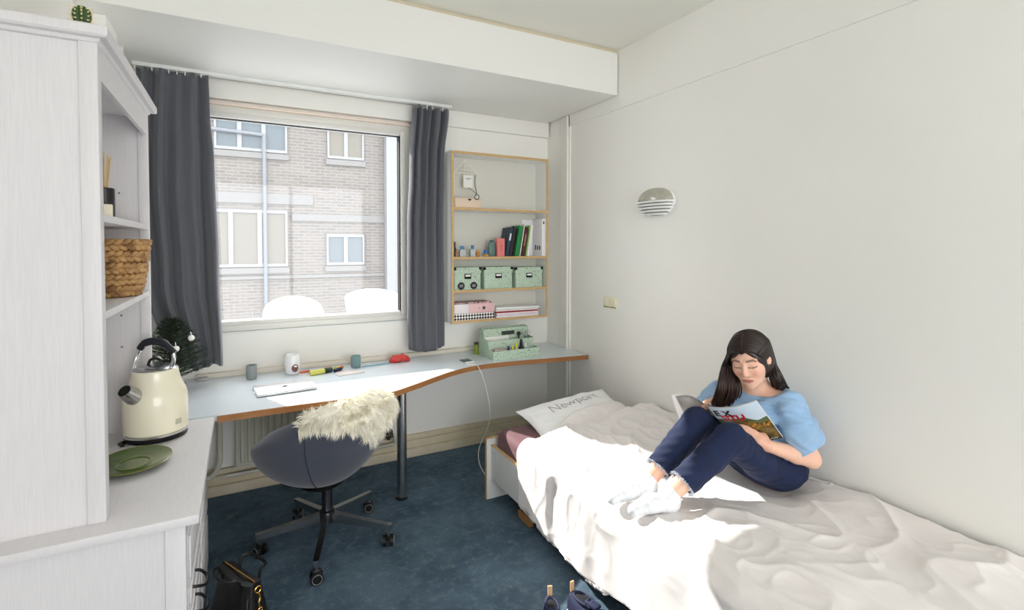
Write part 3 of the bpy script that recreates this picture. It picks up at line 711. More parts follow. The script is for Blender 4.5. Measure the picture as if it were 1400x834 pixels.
def vial(x, y, z0, h, r, c, label, capc=(20,20,22)):
    t = thing('nail_varnish', label, 'bottle', (x, y, z0), 'small things in the desk organiser')
    MB().lathe([(r,0),(r,h*0.5),(r*0.6,h*0.58),(r*0.55,h*0.6)], 14, (x,y,z0)).build('flask', mat('varnish_%d_%d_%d' % c, c, 0.2), t)
    MB().lathe([(r*0.55,0),(r*0.62,h*0.1),(r*0.42,h*0.4)], 12, (x,y,z0+h*0.59)).build('cap', mat('varnish_cap_%d' % capc[0], capc, 0.35), t)
vial(1.742,3.30,DZ+0.004,0.085,0.015,(60,46,130),'purple nail varnish in the organiser', (70,50,140))
vial(1.768,3.285,DZ+0.004,0.085,0.015,(226,214,40),'yellow nail varnish in the organiser', (226,214,40))
vial(1.855,3.31,DZ+0.004,0.125,0.019,(24,20,24),'tall black varnish bottle in the organiser')
vial(1.885,3.30,DZ+0.004,0.095,0.015,(40,60,100),'navy varnish bottle with white cap in the organiser', (232,232,232))
vial(1.816,3.317,DZ+0.004,0.10,0.015,(210,210,214),'clear varnish bottle with pale cap in the organiser', (226,226,226))
small('sponge_block', 'speckled pinkish brush roll in the front tray of the organiser', 'sponge', mat('speckle_pink', (196,180,172), 0.7, var=(90, (80,60,60), 0.8, 0.55, 0.6)), MB().cyl((1.62,3.30,DZ+0.055),(1.71,3.30,DZ+0.055),0.020))
small('scissors', 'silver scissors upright in the organiser', 'scissors', chrome2, MB().tube([(1.93+0.016*math.cos(a),3.39,DZ+0.162+0.02*math.sin(a)) for a in [i*pi/6 for i in range(12)]],0.003,6,closed=True).tube([(1.962+0.012*math.cos(a),3.385,DZ+0.155+0.018*math.sin(a)) for a in [i*pi/6 for i in range(12)]],0.003,6,closed=True).tube([(1.93,3.39,DZ+0.142),(1.945,3.39,DZ+0.01)],0.004,6).tube([(1.962,3.385,DZ+0.137),(1.95,3.388,DZ+0.01)],0.004,6))
small('brush', 'dark round-headed brush upright in the organiser', 'brush', black_p, MB().cyl((1.880,3.395,DZ+0.006),(1.880,3.395,DZ+0.14),0.006,n=10).ball((1.880,3.395,DZ+0.155),0.017,12))
gb = thing('spray_can', 'olive green can standing behind the desk organiser', 'can', (1.580, 3.475, DZ))
MB().lathe([(0.017,0),(0.018,0.003),(0.018,0.075),(0.012,0.083)], 18, (1.578,3.52,DZ)).build('can_body', mat('olive_label', (122,138,40), 0.4), gb)
MB().lathe([(0.0175,0.075),(0.017,0.092),(0.010,0.094)], 18, (1.578,3.52,DZ)).build('lid', mat('dark_lid', (50,56,36), 0.5), gb)

# ------------------------------------------------------------------ desk things
def jar(px, py, r, h, c, label, wax):
    p = onZ(px, py, DZ); t = thing('candle_glass', label, 'candle glass', (p.x, p.y, DZ))
    g = mat('glass_'+label[:12].replace(' ', '_'), c, 0.06, trans=0.6, ior=1.2)
    MB().lathe([(r*0.9,0),(r,0.006),(r*1.03,h*0.5),(r,h),(r-0.003,h),(r-0.001,h*0.5),(r*0.85,0.009),(0.001,0.009)], 28, (p.x,p.y,DZ)).build('tumbler', g, t)
    MB().lathe([(r*0.84,0.0095),(r*0.9,wax),(0.001,wax-0.002)], 24, (p.x,p.y,DZ)).build('wax', mat('wax_'+label[:12].replace(' ', '_'), c, 0.6), t)
    MB().tube([(p.x,p.y,DZ+wax-0.004),(p.x+0.002,p.y,DZ+wax+0.012)], 0.0012, 5).build('wick', black_p, t)
    return t, p
t, p = jar(344, 518, 0.030, 0.088, (216,224,224), 'greyish frosted candle glass with dark pebbles on top', 0.070)
for i in range(6): MB().ball((p.x+0.018*math.cos(i*1.05), p.y+0.018*math.sin(i*1.05), DZ+0.078), 0.008, 8).build('pebble', black_p, t)
jar(486.5, 502, 0.032, 0.080, (176,212,214), 'teal tinted candle glass beside the red pouch', 0.025)
p = onZ(400, 511, DZ)
t = thing('wax_burner', 'white egg-shaped wax burner with a round opening in front', 'oil burner', (p.x, p.y, DZ))
bprof = [(0.030,0.0),(0.036,0.003),(0.044,0.03),(0.0475,0.06),(0.047,0.085),(0.041,0.120),(0.038,0.127),(0.034,0.126),(0.030,0.116),(0.001,0.112)]
MB().lathe(bprof, 36, (p.x,p.y,DZ)).build('ceramic_body', mat('white_ceramic', (240,240,240), 0.18, coat=0.3), t)
td = Vector((0.25-0.0, -1, 0)).normalized(); ctr = Vector((p.x,p.y,DZ+0.045))+td*0.0475; sd = Vector((-td.y, td.x, 0))
MB().add([ctr+sd*(0.021*math.cos(a))+Vector((0,0,1))*(0.025*math.sin(a))+td*(0.0035-0.008*abs(math.cos(a))**2) for a in [i*pi/12 for i in range(24)]], [tuple(range(24))]).build('opening', mat('burner_inside', (128,84,84), 0.6), t, smooth=0)
# laptop
lp = thing('laptop', 'closed silver-white laptop lying on the sunlit desk', 'laptop', (0.20, 3.22, DZ))
silver = mat('laptop_aluminium', (232,232,232), 0.3, 0.4)
la = math.radians(4.5); M = TR((0.215, 3.185, DZ), la)
MB(M).box(-0.155, 0.155, -0.108, 0.108, 0.003, 0.011, 0.003).build('base', silver, lp)
MB(M).box(-0.155, 0.155, -0.108, 0.108, 0.0118, 0.0165, 0.002).build('lid', silver, lp)
MB(M).lathe([(0.0001,0),(0.016,0.0)], 20, (0,0.0,0.0168), 1.0, 0.9).build('logo', mat('logo_grey', (150,150,150), 0.3, 0.6), lp, smooth=0)
for (a, c) in ((-1,-1),(1,-1),(-1,1),(1,1)): MB(M).cyl((a*0.13,c*0.09,0),(a*0.13,c*0.09,0.0035),0.006,n=10).build('foot', black_p, lp)
# pens and markers
def pen(p0, p1, r, c, capc, label):
    p0 = Vector(p0); p1 = Vector(p1); d = (p1-p0)
    t = thing('marker', label, 'marker', (p0+d*0.5), 'markers lying on the desk')
    MB().cyl(p0, p0+d*0.66, r, n=14).build('barrel', mat('pen_%d_%d_%d' % c, c, 0.35), t)
    MB().cyl(p0+d*0.64, p1, r*1.12, r*0.95, 14).build('cap', mat('pen_%d_%d_%d' % capc, capc, 0.35), t)
q = onZ(442, 510, DZ)
pen((q.x-0.085,q.y-0.035,DZ+0.016),(q.x+0.055,q.y+0.005,DZ+0.016),0.0155,(226,222,110),(40,60,50),'thick yellow highlighter with a dark cap')
pen((q.x-0.080,q.y+0.012,DZ+0.012),(q.x+0.06,q.y+0.045,DZ+0.012),0.011,(120,170,80),(60,110,60),'green marker lying behind the highlighter')
pen((q.x-0.07,q.y+0.04,DZ+0.010),(q.x+0.06,q.y+0.07,DZ+0.010),0.010,(226,220,200),(226,96,64),'cream marker with an orange cap')
pen((q.x+0.066,q.y-0.022,DZ+0.0118),(q.x+0.116,q.y+0.024,DZ+0.0118),0.011,(34,40,84),(34,40,84),'short navy marker beside the highlighter')
pen((q.x+0.075,q.y+0.045,DZ+0.011),(q.x+0.135,q.y+0.065,DZ+0.011),0.010,(236,214,70),(226,120,50),'short yellow marker beside the orange-capped one')
pen((q.x-0.135,q.y+0.055,DZ+0.0078),(q.x-0.075,q.y+0.070,DZ+0.0078),0.007,(230,110,80),(230,110,80),'thin coral pen lying beside the markers')
p = onZ(479, 511, DZ)
tag(MB(TR((p.x,p.y,DZ),0.12)).box(-0.085,0.085,-0.03,0.03,0,0.008,0.001).build('notepad', mat('pale_pad', (226,220,214), 0.6)), 'slim pale notepad lying on the sunlit desk', 'notepad')
tag(MB(TR((p.x-0.015,p.y+0.055,DZ),0.08)).box(-0.07,0.05,-0.02,0.02,0,0.004,0.001).build('sticky_notes', mat('pink_notes', (230,206,206), 0.6)), 'flat pinkish sheet lying behind the pale notepad', 'paper')
p0_, p1_ = onZ(496,501,DZ+0.004), onZ(532,496.5,DZ+0.004)
t = thing('ballpoint_pen', 'slim pale blue pen lying beside the red pouch', 'pen', (p0_+p1_)/2)
MB().cyl(p0_, p1_, 0.0042, n=10).build('barrel', mat('pale_blue', (130,176,196), 0.4), t); MB().cyl(p1_, p1_+(p1_-p0_)*0.07, 0.0035, 0.001, 10).build('tip', chrome, t)
# red pouch (crumpled)
pm = onZ(547.5, 496, DZ)
def pouch(u, v):
    a = 2*pi*v; q = (u-0.5)*0.148
    z = 0.028+0.024*abs(math.sin(a))**0.7*(1 if math.sin(a) > 0 else -1)
    r = 0.026*math.cos(a)
    w_ = 0.006*noise.noise((q*60, a*2, 3))
    e_ = max(0.05, 1-abs(u-0.5)**5*26)
    return (pm.x+q+0.004*math.sin(a*3), pm.y+0.025+r*e_+w_, DZ+0.001+max(0.0, z*e_+0.012*noise.noise((q*45, r*60, 1.7))))
tag(MB().grid(pouch, 30, 22, cv=True).build('red_pouch', mat('red_plastic_bag', (206,66,60), 0.45, bump=(60,0.4,0.004))), 'small crumpled red pouch lying against the wall on the desk', 'pouch')
# socket and white cable
ps = [onZ(630,492,DZ), onZ(643,490.2,DZ), onZ(645.5,495,DZ), onZ(632,496.8,DZ)]
t = thing('desk_socket', 'small black flat charging block on the desk near the cable', 'charger', ((ps[0].x+ps[2].x)/2, (ps[0].y+ps[2].y)/2, DZ))
MB(TR(((ps[0].x+ps[2].x)/2, (ps[0].y+ps[2].y)/2, DZ), 0.05)).box(-0.034,0.034,-0.045,0.045,0,0.006,0.002).build('black_top', mat('charger_dark', (42,44,46), 0.3), t)
MB(TR(((ps[0].x+ps[2].x)/2, (ps[0].y+ps[2].y)/2, DZ), 0.05)).box(-0.035,0.035,-0.060,-0.045,0,0.007,0.002).build('white_plug', white_l, t)
cpx = [(638,497,3.24),(650,500,3.20),(655,503,3.16),(660,515,3.14),(667,540,3.14),(670,562,3.16),(668,580,3.18),(662,596,3.20),(656,610,3.20),(654,622,3.18),(656,635,3.14),(662,647,3.08),(667,652,3.02)]
cp = [onY(*c) for c in cpx]; cp[0].z = DZ+0.004; cp[1] = Vector((cp[1].x, 3.185, DZ+0.004)); cp[2].y = 3.165
cp += [Vector((1.42,3.02,0.10)), Vector((1.50,3.06,0.010)), Vector((1.62,3.2,0.004))]
tag(MB().tube(curve_pts(cp,6), 0.0028, 7).build('charging_cable', mat('white_cable', (232,230,226), 0.45)), 'thin white cable hanging from the desk edge to the floor', 'cable')

# ------------------------------------------------------------------ cabinet with hutch
ww = mat('white_wash', (218,215,216), 0.5, var=(16, (212,209,211), 0.8, 0.4, 0.6), stretch=(14,14,0.6), bump=(30,0.06,0.003))
wwl = mat('white_wash_lengthwise', (218,215,216), 0.5, var=(16, (212,209,211), 0.8, 0.4, 0.6), stretch=(14,0.8,14))
CXF = -0.122; CY0, CY1 = 1.806, 2.822; CXB = XL+0.004
cab = thing('base_cabinet', 'white wood-grain sideboard with black cup handles beside the camera', 'cabinet', (-0.36, 2.3, 0))
MB().box(CXB, CXF, CY0, CY1, 0.712, 0.742, 0.006).build('worktop', wwl, cab)
MB().box(CXB, -0.215, CY0+0.030, CY0+0.045, 0.02, 0.712).build('side_panel', ww, cab, smooth=0)
MB().box(-0.215, -0.160, CY0+0.022, CY0+0.062, 0.0, 0.712, 0.004).build('corner_post', ww, cab)
MB().box(-0.205, -0.160, CY1-0.05, CY1-0.012, 0.0, 0.712, 0.004).build('corner_post', ww, cab)
MB().box(CXB, -0.17, CY1-0.03, CY1-0.014, 0.02, 0.712).build('side_panel', ww, cab, smooth=0)
MB().box(CXB, -0.17, CY0+0.045, CY1-0.03, 0.05, 0.068).build('bottom_panel', ww, cab, smooth=0)
MB().box(CXB, CXB+0.008, CY0+0.045, CY1-0.03, 0.05, 0.712).build('back_panel', ww, cab, smooth=0)
MB().box(-0.19, -0.160, CY0+0.062, CY1-0.05, 0.66, 0.712).box(-0.19, -0.160, CY0+0.062, CY1-0.05, 0.03, 0.07).build('face_rail', ww, cab, smooth=0)
ya, yb = CY0+0.064, CY1-0.052
ym = (ya+yb)/2
for k, (y0, y1) in enumerate(((ya, ym-0.002), (ym+0.002, yb))):
    for (z0, z1, nm) in ((0.490, 0.656, 'front_panel'), (0.405, 0.486, 'drawer'), (0.322, 0.401, 'drawer'), (0.074, 0.318, 'drawer')):
        d = MB().box(-0.176, -0.158, y0, y1, z0, z1, 0.003).box(-0.158, -0.152, y0+0.02, y1-0.02, z0+0.015, z1-0.015, 0.002).build(nm, ww, cab)
        hy = y0+0.10 if k == 0 else (y0+y1)/2
        zc_ = (z0+z1)/2
        if nm == 'front_panel' or k == 1: continue
        MB().tube(curve_pts([(-0.152,hy-0.048,zc_+0.010),(-0.135,hy-0.046,zc_+0.006),(-0.118,hy-0.030,zc_-0.004),(-0.113,hy,zc_-0.008),(-0.118,hy+0.030,zc_-0.004),(-0.135,hy+0.046,zc_+0.006),(-0.152,hy+0.048,zc_+0.010)],5), 0.005, 8).build('handle', black_m, d)

HXF = -0.363; HY0, HY1 = 1.885, 2.805; HZ0 = 0.742; HZT = 2.168
hu = thing('hutch', 'tall white open hutch with cornice standing on the sideboard', 'hutch', (-0.49, 2.33, HZ0))
MB().box(CXB, -0.405, HY0+0.010, HY0+0.026, HZ0, HZT).build('side_panel', ww, hu, smooth=0)
MB().box(-0.408, HXF, HY0, HY0+0.045, HZ0, HZT, 0.003).build('front_post', ww, hu)
MB().box(-0.400, HXF, HY1-0.030, HY1, HZ0, HZT, 0.003).build('front_post', ww, hu)
MB().box(CXB, -0.400, HY1-0.022, HY1-0.004, HZ0, HZT).build('side_panel', ww, hu, smooth=0)
MB().box(CXB, CXB+0.008, HY0+0.026, HY1-0.022, HZ0, HZT).build('back_panel', ww, hu, smooth=0)
for (z0, z1) in ((1.640, 1.664), (1.342, 1.366)):
    MB().box(CXB+0.008, HXF-0.004, HY0+0.046, HY1-0.031, z0, z1, 0.002).build('shelf', wwl, hu)
MB().box(CXB+0.008, HXF-0.03, HY0+0.03, HY1-0.022, HZT-0.03, HZT-0.012).build('top_panel', wwl, hu, smooth=0)
MB().box(-0.380, HXF-0.002, HY0+0.045, HY1-0.030, HZT-0.105, HZT).build('fascia', wwl, hu, smooth=0)
# cornice: sloped moulding profile swept around front and near side
prof = [(0.0, HZT-0.010), (0.004, HZT-0.008), (0.008, HZT+0.001), (0.024, HZT+0.003), (0.030, HZT+0.009), (0.030, HZT+0.031), (0.026, HZT+0.036)]
cv = []; 
for (o_, z) in prof: cv += [(CXB, HY0-o_, z), (HXF+o_, HY0-o_, z), (HXF+o_, HY1+o_, z), (CXB, HY1+o_, z)]
n_ = len(prof); cf = []
for i in range(n_-1):
    for j in range(3): cf.append((i*4+j, i*4+j+1, (i+1)*4+j+1, (i+1)*4+j))
cf.append(tuple((n_-1)*4+j for j in range(4))); cf.append((3,2,1,0)); cf += [tuple(i*4 for i in range(n_)), tuple(i*4+3 for i in range(n_-1,-1,-1))]
MB().add(cv, cf).build('cornice', ww, hu, smooth=0)
for (y, z) in ((2.59,1.26),(2.59,1.12),(2.59,1.80),(2.585,1.33)): MB().cyl((-0.47,HY1-0.0235,z),(-0.47,HY1-0.0215,z),0.0045,n=10).build('peg_hole', mat('hole_grey', (120,118,120), 0.6), hu)
# ------------------------------------------------------------------ things on the cabinet
cream = mat('cream_enamel', (238,232,208), 0.22, coat=0.4)
kc = Vector((-0.333, 2.652, 0.742))
kt = thing('kettle', 'cream enamel kettle with chrome spout and black handle on the sideboard', 'kettle', kc)
MB().lathe([(0.100,0.0),(0.113,0.002),(0.115,0.014),(0.108,0.020)], 40, kc).build('base_plate', black_p, kt)
MB().tube([kc+Vector((-0.10,-0.04,0.006)), kc+Vector((-0.118,-0.06,0.006)), kc+Vector((-0.105,-0.085,0.006))], 0.008, 8).build('switch_lever', black_p, kt)
MB().lathe([(0.112,0.020),(0.1165,0.022),(0.1165,0.029),(0.113,0.031)], 48, kc).build('chrome_band', chrome2, kt)
MB().lathe([(0.113,0.031),(0.1175,0.036),(0.1185,0.08),(0.1185,0.15),(0.1165,0.182),(0.111,0.203),(0.102,0.222),(0.094,0.242),(0.088,0.264),(0.085,0.284),(0.084,0.292),(0.080,0.296)], 56, kc).build('kettle_body', cream, kt)
MB().lathe([(0.081,0.293),(0.082,0.297),(0.070,0.304),(0.040,0.310),(0.001,0.312)], 40, kc).build('lid', chrome, kt)
kd = Vector((0.87,-0.49,0)).normalized(); kn = Vector((kd.y, -kd.x, 0))
MB().tube(curve_pts([kc+kd*-0.032+Vector((0,0,0.306)), kc+kd*-0.022+Vector((0,0,0.330)), kc+Vector((0,0,0.338)), kc+kd*0.022+Vector((0,0,0.330)), kc+kd*0.032+Vector((0,0,0.306))],5), 0.006, 8).build('lid_loop', black_p, kt)
h1 = kc+kd*-0.072-kn*0.0; 
MB().tube(curve_pts([kc+kd*-0.073+kn*0.035+Vector((0,0,0.262)), kc+kd*-0.083+kn*0.02+Vector((0,0,0.300)), kc+kd*-0.083+Vector((0,0,0.345)), kc+kd*-0.062+Vector((0,0,0.388))],5), 0.009, 10).build('handle_arm', chrome2, kt)
MB().tube(curve_pts([kc+kd*0.066+Vector((0,0,0.292)), kc+kd*0.080+Vector((0,0,0.325)), kc+kd*0.082+Vector((0,0,0.352)), kc+kd*0.072+Vector((0,0,0.376))],5), 0.008, 10).build('handle_arm', chrome2, kt)
MB().tube(curve_pts([kc+kd*-0.066+Vector((0,0,0.380)), kc+kd*-0.045+Vector((0,0,0.404)), kc+Vector((0,0,0.413)), kc+kd*0.045+Vector((0,0,0.400)), kc+kd*0.085+Vector((0,0,0.362))],6), [0.014]*6+[0.0165]*13+[0.013]*6, 14).build('grip', mat('grip_black', (34,38,44), 0.25), kt)
sdv = Vector((-0.60,-0.80,0.0)).normalized()
MB().tube([kc+sdv*0.075+Vector((0,0,0.192)), kc+sdv*0.112+Vector((0,0,0.206)), kc+sdv*0.150+Vector((0,0,0.238))], [0.040,0.034,0.027], 24).build('spout', chrome, kt)
sp_ = kc+sdv*0.150+Vector((0,0,0.238)); dv = (sdv*0.038+Vector((0,0,0.032))).normalized()
MB().cyl(sp_, sp_+dv*0.001, 0.0235, n=22).build('spout_mouth', mat('dark_hole', (12,12,12), 0.7), kt)
for i in range(4):
    an = math.radians(-42+0); dd = Vector((math.cos(an), math.sin(an), 0)); ss = Vector((-dd.y, dd.x, 0))
    MB().tube([kc+dd*0.119-ss*0.014+Vector((0,0,0.066+i*0.006)), kc+dd*0.1195+ss*0.014+Vector((0,0,0.066+i*0.006))], 0.0011, 4).build('level_mark', mat('mark_grey', (150,144,128), 0.5), kt)

# green plate
pc = Vector((-0.365, 2.330, 0.742)); gm = mat('green_glaze', (74,98,44), 0.14, var=(5, (58,80,34), 0.8), coat=0.5)
pl = thing('green_plate', 'glossy olive green oval plate lying beside the kettle', 'plate', pc)
MB().lathe([(0.045,0),(0.075,0.003),(0.118,0.014),(0.128,0.020),(0.131,0.022),(0.128,0.024),(0.115,0.0185),(0.078,0.009),(0.060,0.008),(0.0585,0.0105),(0.055,0.0105),(0.0535,0.008),(0.001,0.0075)], 56, pc, 0.92, 1.08).build('plate_body', gm, pl)
MB().lathe([(0.1265,0.0228),(0.131,0.0215),(0.1325,0.0228),(0.130,0.0245)], 56, pc, 0.92, 1.08, close=True).build('rim', mat('rim_glaze', (132,130,60), 0.2), pl)
MB().lathe([(0.0555,0.0098),(0.0588,0.0098),(0.0588,0.0116),(0.0555,0.0116)], 48, pc, 0.92, 1.08, close=True).build('well_ring', mat('ring_glaze', (126,138,70), 0.15), pl)

# woven basket
bk = Vector((-0.466, 2.535, 1.3695)); bh = 0.215
wv = mat('water_hyacinth', (196,154,102), 0.7, var=(24, (116,80,46), 0.9, 0.42, 0.66), bump=(120,0.4,0.004))
ba = thing('woven_basket', 'round braided brown basket on the middle hutch shelf', 'basket', bk)
MB().lathe([(0.075,0.004),(0.094,0.010),(0.118,bh*0.55),(0.124,bh*0.98),(0.116,bh*0.98),(0.108,bh*0.5),(0.085,0.016),(0.001,0.014)], 40, bk).build('liner', mat('basket_inner', (120,80,44), 0.8), ba)
rows = 10
for r_ in range(rows):
    z = 0.010+(bh-0.012)*r_/(rows-1); R_ = 0.092+0.036*(z/bh)**0.7; n_ = 30; w = MB()
    for i in range(n_):
        a = 2*pi*(i+0.5*(r_ % 2))/n_; jt = random.uniform(-0.003, 0.003)
        d_ = Vector((math.cos(a), math.sin(a), 0)); t_ = Vector((-d_.y, d_.x, 0)); c_ = bk+d_*(R_+jt)+Vector((0,0,z))
        up_ = 0.010 if r_ % 2 else -0.010
        w.tube([c_-t_*0.017-d_*0.006+Vector((0,0,-up_)), c_-t_*0.008+d_*0.004+Vector((0,0,-up_*0.5)), c_+t_*0.006+d_*0.006+Vector((0,0,up_*0.3)), c_+t_*0.017-d_*0.006+Vector((0,0,up_))], [0.005, 0.0105, 0.0105, 0.004], 7)
    w.build('braid_row', wv, ba, smooth=60)
MB().tube([bk+Vector((0.124*math.cos(a), 0.124*math.sin(a), bh)) for a in [2*pi*i/48 for i in range(48)]], 0.007, 8, closed=True).build('rim', wv, ba)

# reed diffuser and soap
rd = Vector((-0.425, 2.265, 1.664))
t = thing('reed_diffuser', 'black reed diffuser with wooden sticks on the upper hutch shelf', 'diffuser', rd)
MB().lathe([(0.028,0),(0.031,0.003),(0.031,0.058),(0.030,0.062),(0.031,0.066),(0.031,0.105),(0.028,0.108),(0.010,0.108)], 28, rd).build('bottle', mat('matte_black', (24,24,25), 0.35), t)
for (a, b_) in ((-0.02,0.006),(0.0,0.012),(0.028,-0.006),(0.012,0.018),(-0.006,-0.012),(0.034,0.01)):
    MB().cyl(rd+Vector((b_*0.3,a*0.2,0.06)), rd+Vector((b_,a,0.235+random.uniform(-0.02,0.01))), 0.0022, n=6).build('reed', mat('reed_wood', (214,184,138), 0.6), t)
tag(MB(TR((-0.408,2.150,1.664),0.35)).box(-0.022,0.022,-0.036,0.036,0,0.042,0.004).build('soap_box', mat('cream_soap', (232,222,198), 0.5)), 'small cream block beside the reed diffuser', 'soap')

# cactus on the hutch
cc = Vector((-0.405, 1.925, HZT+0.036))
ct = thing('cactus', 'small round green cactus standing on top of the hutch', 'cactus', cc)
MB().lathe([(0.016,0.0),(0.020,0.001),(0.022,0.016),(0.019,0.016),(0.001,0.014)], 20, cc).build('pot', mat('terracotta_small', (150,104,76), 0.7), ct)
def cact(u, v):
    a = 2*pi*u; t_ = pi*v; rr = 0.0215*(1+0.10*math.cos(a*9))*math.sin(t_)**0.75
    return (cc.x+rr*math.cos(a), cc.y+rr*math.sin(a), cc.z+0.010+0.029*(1-math.cos(t_)))
MB().grid(cact, 72, 18, cu=True).build('cactus_body', mat('cactus_green', (56,84,38), 0.55, var=(60, (36,58,26), 0.6)), ct)
sp2 = MB()
for i in range(9):
    a = 2*pi*i/9
    for k in range(5):
        t_ = pi*(0.22+0.13*k); rr = 0.0237*math.sin(t_)**0.75; p_ = Vector((cc.x+rr*math.cos(a), cc.y+rr*math.sin(a), cc.z+0.010+0.029*(1-math.cos(t_))))
        sp2.ball(p_, 0.0026, 6)
        for j in range(3): sp2.tube([p_, p_+(p_-cc-Vector((0,0,0.03))).normalized()*0.012+Vector((random.uniform(-.004,.004),random.uniform(-.004,.004),random.uniform(-.004,.004)))], [0.0005,0.0002], 3)
sp2.build('spines', mat('spine_cream', (226,214,160), 0.7), ct)['kind'] = 'stuff'

# small christmas tree
tr0 = Vector((-0.335, 3.295, DZ))
tree = thing('small_tree', 'little dark green artificial fir tree with white baubles on the desk', 'tree', tr0)
MB().cyl(tr0+Vector((0,0,0.0)), tr0+Vector((0,0,0.42)), 0.009, 0.004, 8).build('trunk', mat('bark', (74,52,36), 0.8), tree)
MB().lathe([(0.045,0),(0.060,0.07),(0.054,0.07),(0.001,0.06)], 20, tr0).build('pot', mat('terracotta', (166,98,60), 0.7), tree)
fo = MB(); ndl = []
for k in range(110):
    q = k/109; z = 0.10+0.325*q; L = 0.185*(1-q)**0.75+0.022; a = k*2.399+random.uniform(-.3,.3)
    d_ = Vector((math.cos(a), math.sin(a), 0.30)).normalized(); base = tr0+Vector((0,0,z))
    if base.x+d_.x*L < -0.505: L = max(0.03, (-0.505-base.x)/d_.x)
    if base.y+d_.y*L > 3.440: L = max(0.03, (3.440-base.y)/d_.y)
    tipz = base+d_*L
    fo.tube([base, base+d_*L*0.5, tipz+Vector((0,0,0.01))], [0.003,0.0025,0.001], 4)
    for j in range(46):
        s_ = (j+0.5)/46*1.04; p_ = base+d_*L*s_; r1 = Vector((random.uniform(-1,1),random.uniform(-1,1),random.uniform(-1,1)))
        nd = (d_*0.7+r1*0.8).normalized()*random.uniform(0.016,0.027); sd_ = nd.cross(Vector((random.uniform(-1,1),random.uniform(-1,1),1))).normalized()*0.0021
        o_ = len(fo.v); fo.v += [tuple(p_-sd_), tuple(p_+sd_), tuple(p_+nd)]; fo.f.append((o_,o_+1,o_+2)); fo.m.append(0)
fo.build('needles', mat('fir_needles', (44,60,38), 0.7, var=(30,(26,38,24),0.8)), tree, smooth=0, weld=False)['kind'] = 'stuff'
for (px, py, Y) in ((261.5,462,3.24),(240.5,477,3.16),(216,491,3.19)):
    p_ = onY(px, py, Y); bo = MB().ball(p_, 0.0165, 16).build('bauble', mat('pearl_white', (240,238,230), 0.2), tree)
    MB().tube([p_+Vector((0,0,0.015)), p_+Vector((-0.004,0.02,0.032))], 0.0014, 5).build('hanger', chrome, bo)
tag(MB().box(-0.245,-0.19,3.60,3.65,DZ,DZ+0.018,0.003).build('clip_box', mat('grey_clip', (176,172,170), 0.4)), 'small grey clip lying by the wall on the desk', 'clip')

# ------------------------------------------------------------------ curtains
cur_m = mat('curtain_fabric', (88,89,96), 0.8, sheen=0.3, bump=(260,0.15,0.002))
def sheet(name, label, fn, nu, nv, thick, m):
    mb = MB(); mb.grid(fn, nu, nv)
    o = mb.build(name, m, smooth=180)
    md = o.modifiers.new('thickness', 'SOLIDIFY'); md.thickness = thick; md.offset = 0
    return o
def interp(ks, t):
    for i in range(len(ks)-1):
        if t <= ks[i+1][0]: 
            q = (t-ks[i][0])/(ks[i+1][0]-ks[i][0]); q = q*q*(3-2*q); return ks[i][1]*(1-q)+ks[i+1][1]*q
    return ks[-1][1]
def curL(u, v):   # v 0 top .. 1 bottom
    z = 2.585+(0.835-2.585)*v
    xl = interp([(0,-0.515),(0.35,-0.535),(0.7,-0.50),(1,-0.38)], v); xr = interp([(0,-0.165),(0.12,-0.162),(0.3,-0.142),(0.65,-0.122),(1,-0.105)], v)
    x = xl+(xr-xl)*(u+0.018*math.sin(u*2*pi*4.2+v*2.0))
    amp = 0.040*(0.6+0.5*v)*(0.75+0.35*math.sin(u*7+0.5))
    y = 3.55+amp*math.sin(u*2*pi*4.6+1.2+1.3*v+0.8*math.sin(v*3))+0.012*math.sin(u*2*pi*2.3+v*4)+0.05*(1-v)*0.0
    z += 0.012*math.sin(u*9)*v
    return (x, y, z)
def curR(u, v):
    z = 2.575+(0.82-2.575)*v
    xl = interp([(0,1.10),(0.25,1.075),(0.5,1.055),(0.8,1.050),(1,1.056)], v); xr = interp([(0,1.372),(0.2,1.335),(0.5,1.325),(1,1.335)], v)
    x = xl+(xr-xl)*(u+0.02*math.sin(u*2*pi*3+v*1.5))
    fl = 1-0.65*v
    y = 3.553+0.030*fl*math.sin((u**0.8)*2*pi*4.6+2.4-0.6*v)-0.015*v*math.sin(u*pi)+(0.03 if u > 0.9 else 0)*v
    z -= 0.025*v*math.sin(u*pi)
    return (x, min(y, 3.64), z)
cL = sheet('curtain', '', curL, 150, 60, 0.003, cur_m); tag(cL, 'dark grey pleated curtain behind the fir tree, flaring at the hem', 'curtain')
cR = sheet('curtain', '', curR, 110, 60, 0.003, cur_m); tag(cR, 'narrow dark grey curtain drawn back beside the bookcase', 'curtain')
crail = thing('curtain_rail', 'white curtain track screwed under the boxed beam', 'curtain rail', (0.43, 3.55, 2.59))
MB().box(-0.53, 1.39, 3.535, 3.575, 2.590, 2.611, 0.003).build('track', white_l, crail)
for i in range(9): MB().box(-0.52+i*0.04, -0.515+i*0.04, 3.545, 3.555, 2.570, 2.592).build('glider', white_l, crail, smooth=0)
for i in range(7): MB().box(1.12+i*0.04, 1.125+i*0.04, 3.545, 3.555, 2.562, 2.592).build('glider', white_l, crail, smooth=0)
MB().box(1.20, 1.28, 3.54, 3.57, 2.600, 2.6095).build('fixing_plate', dark_st, crail, smooth=0)

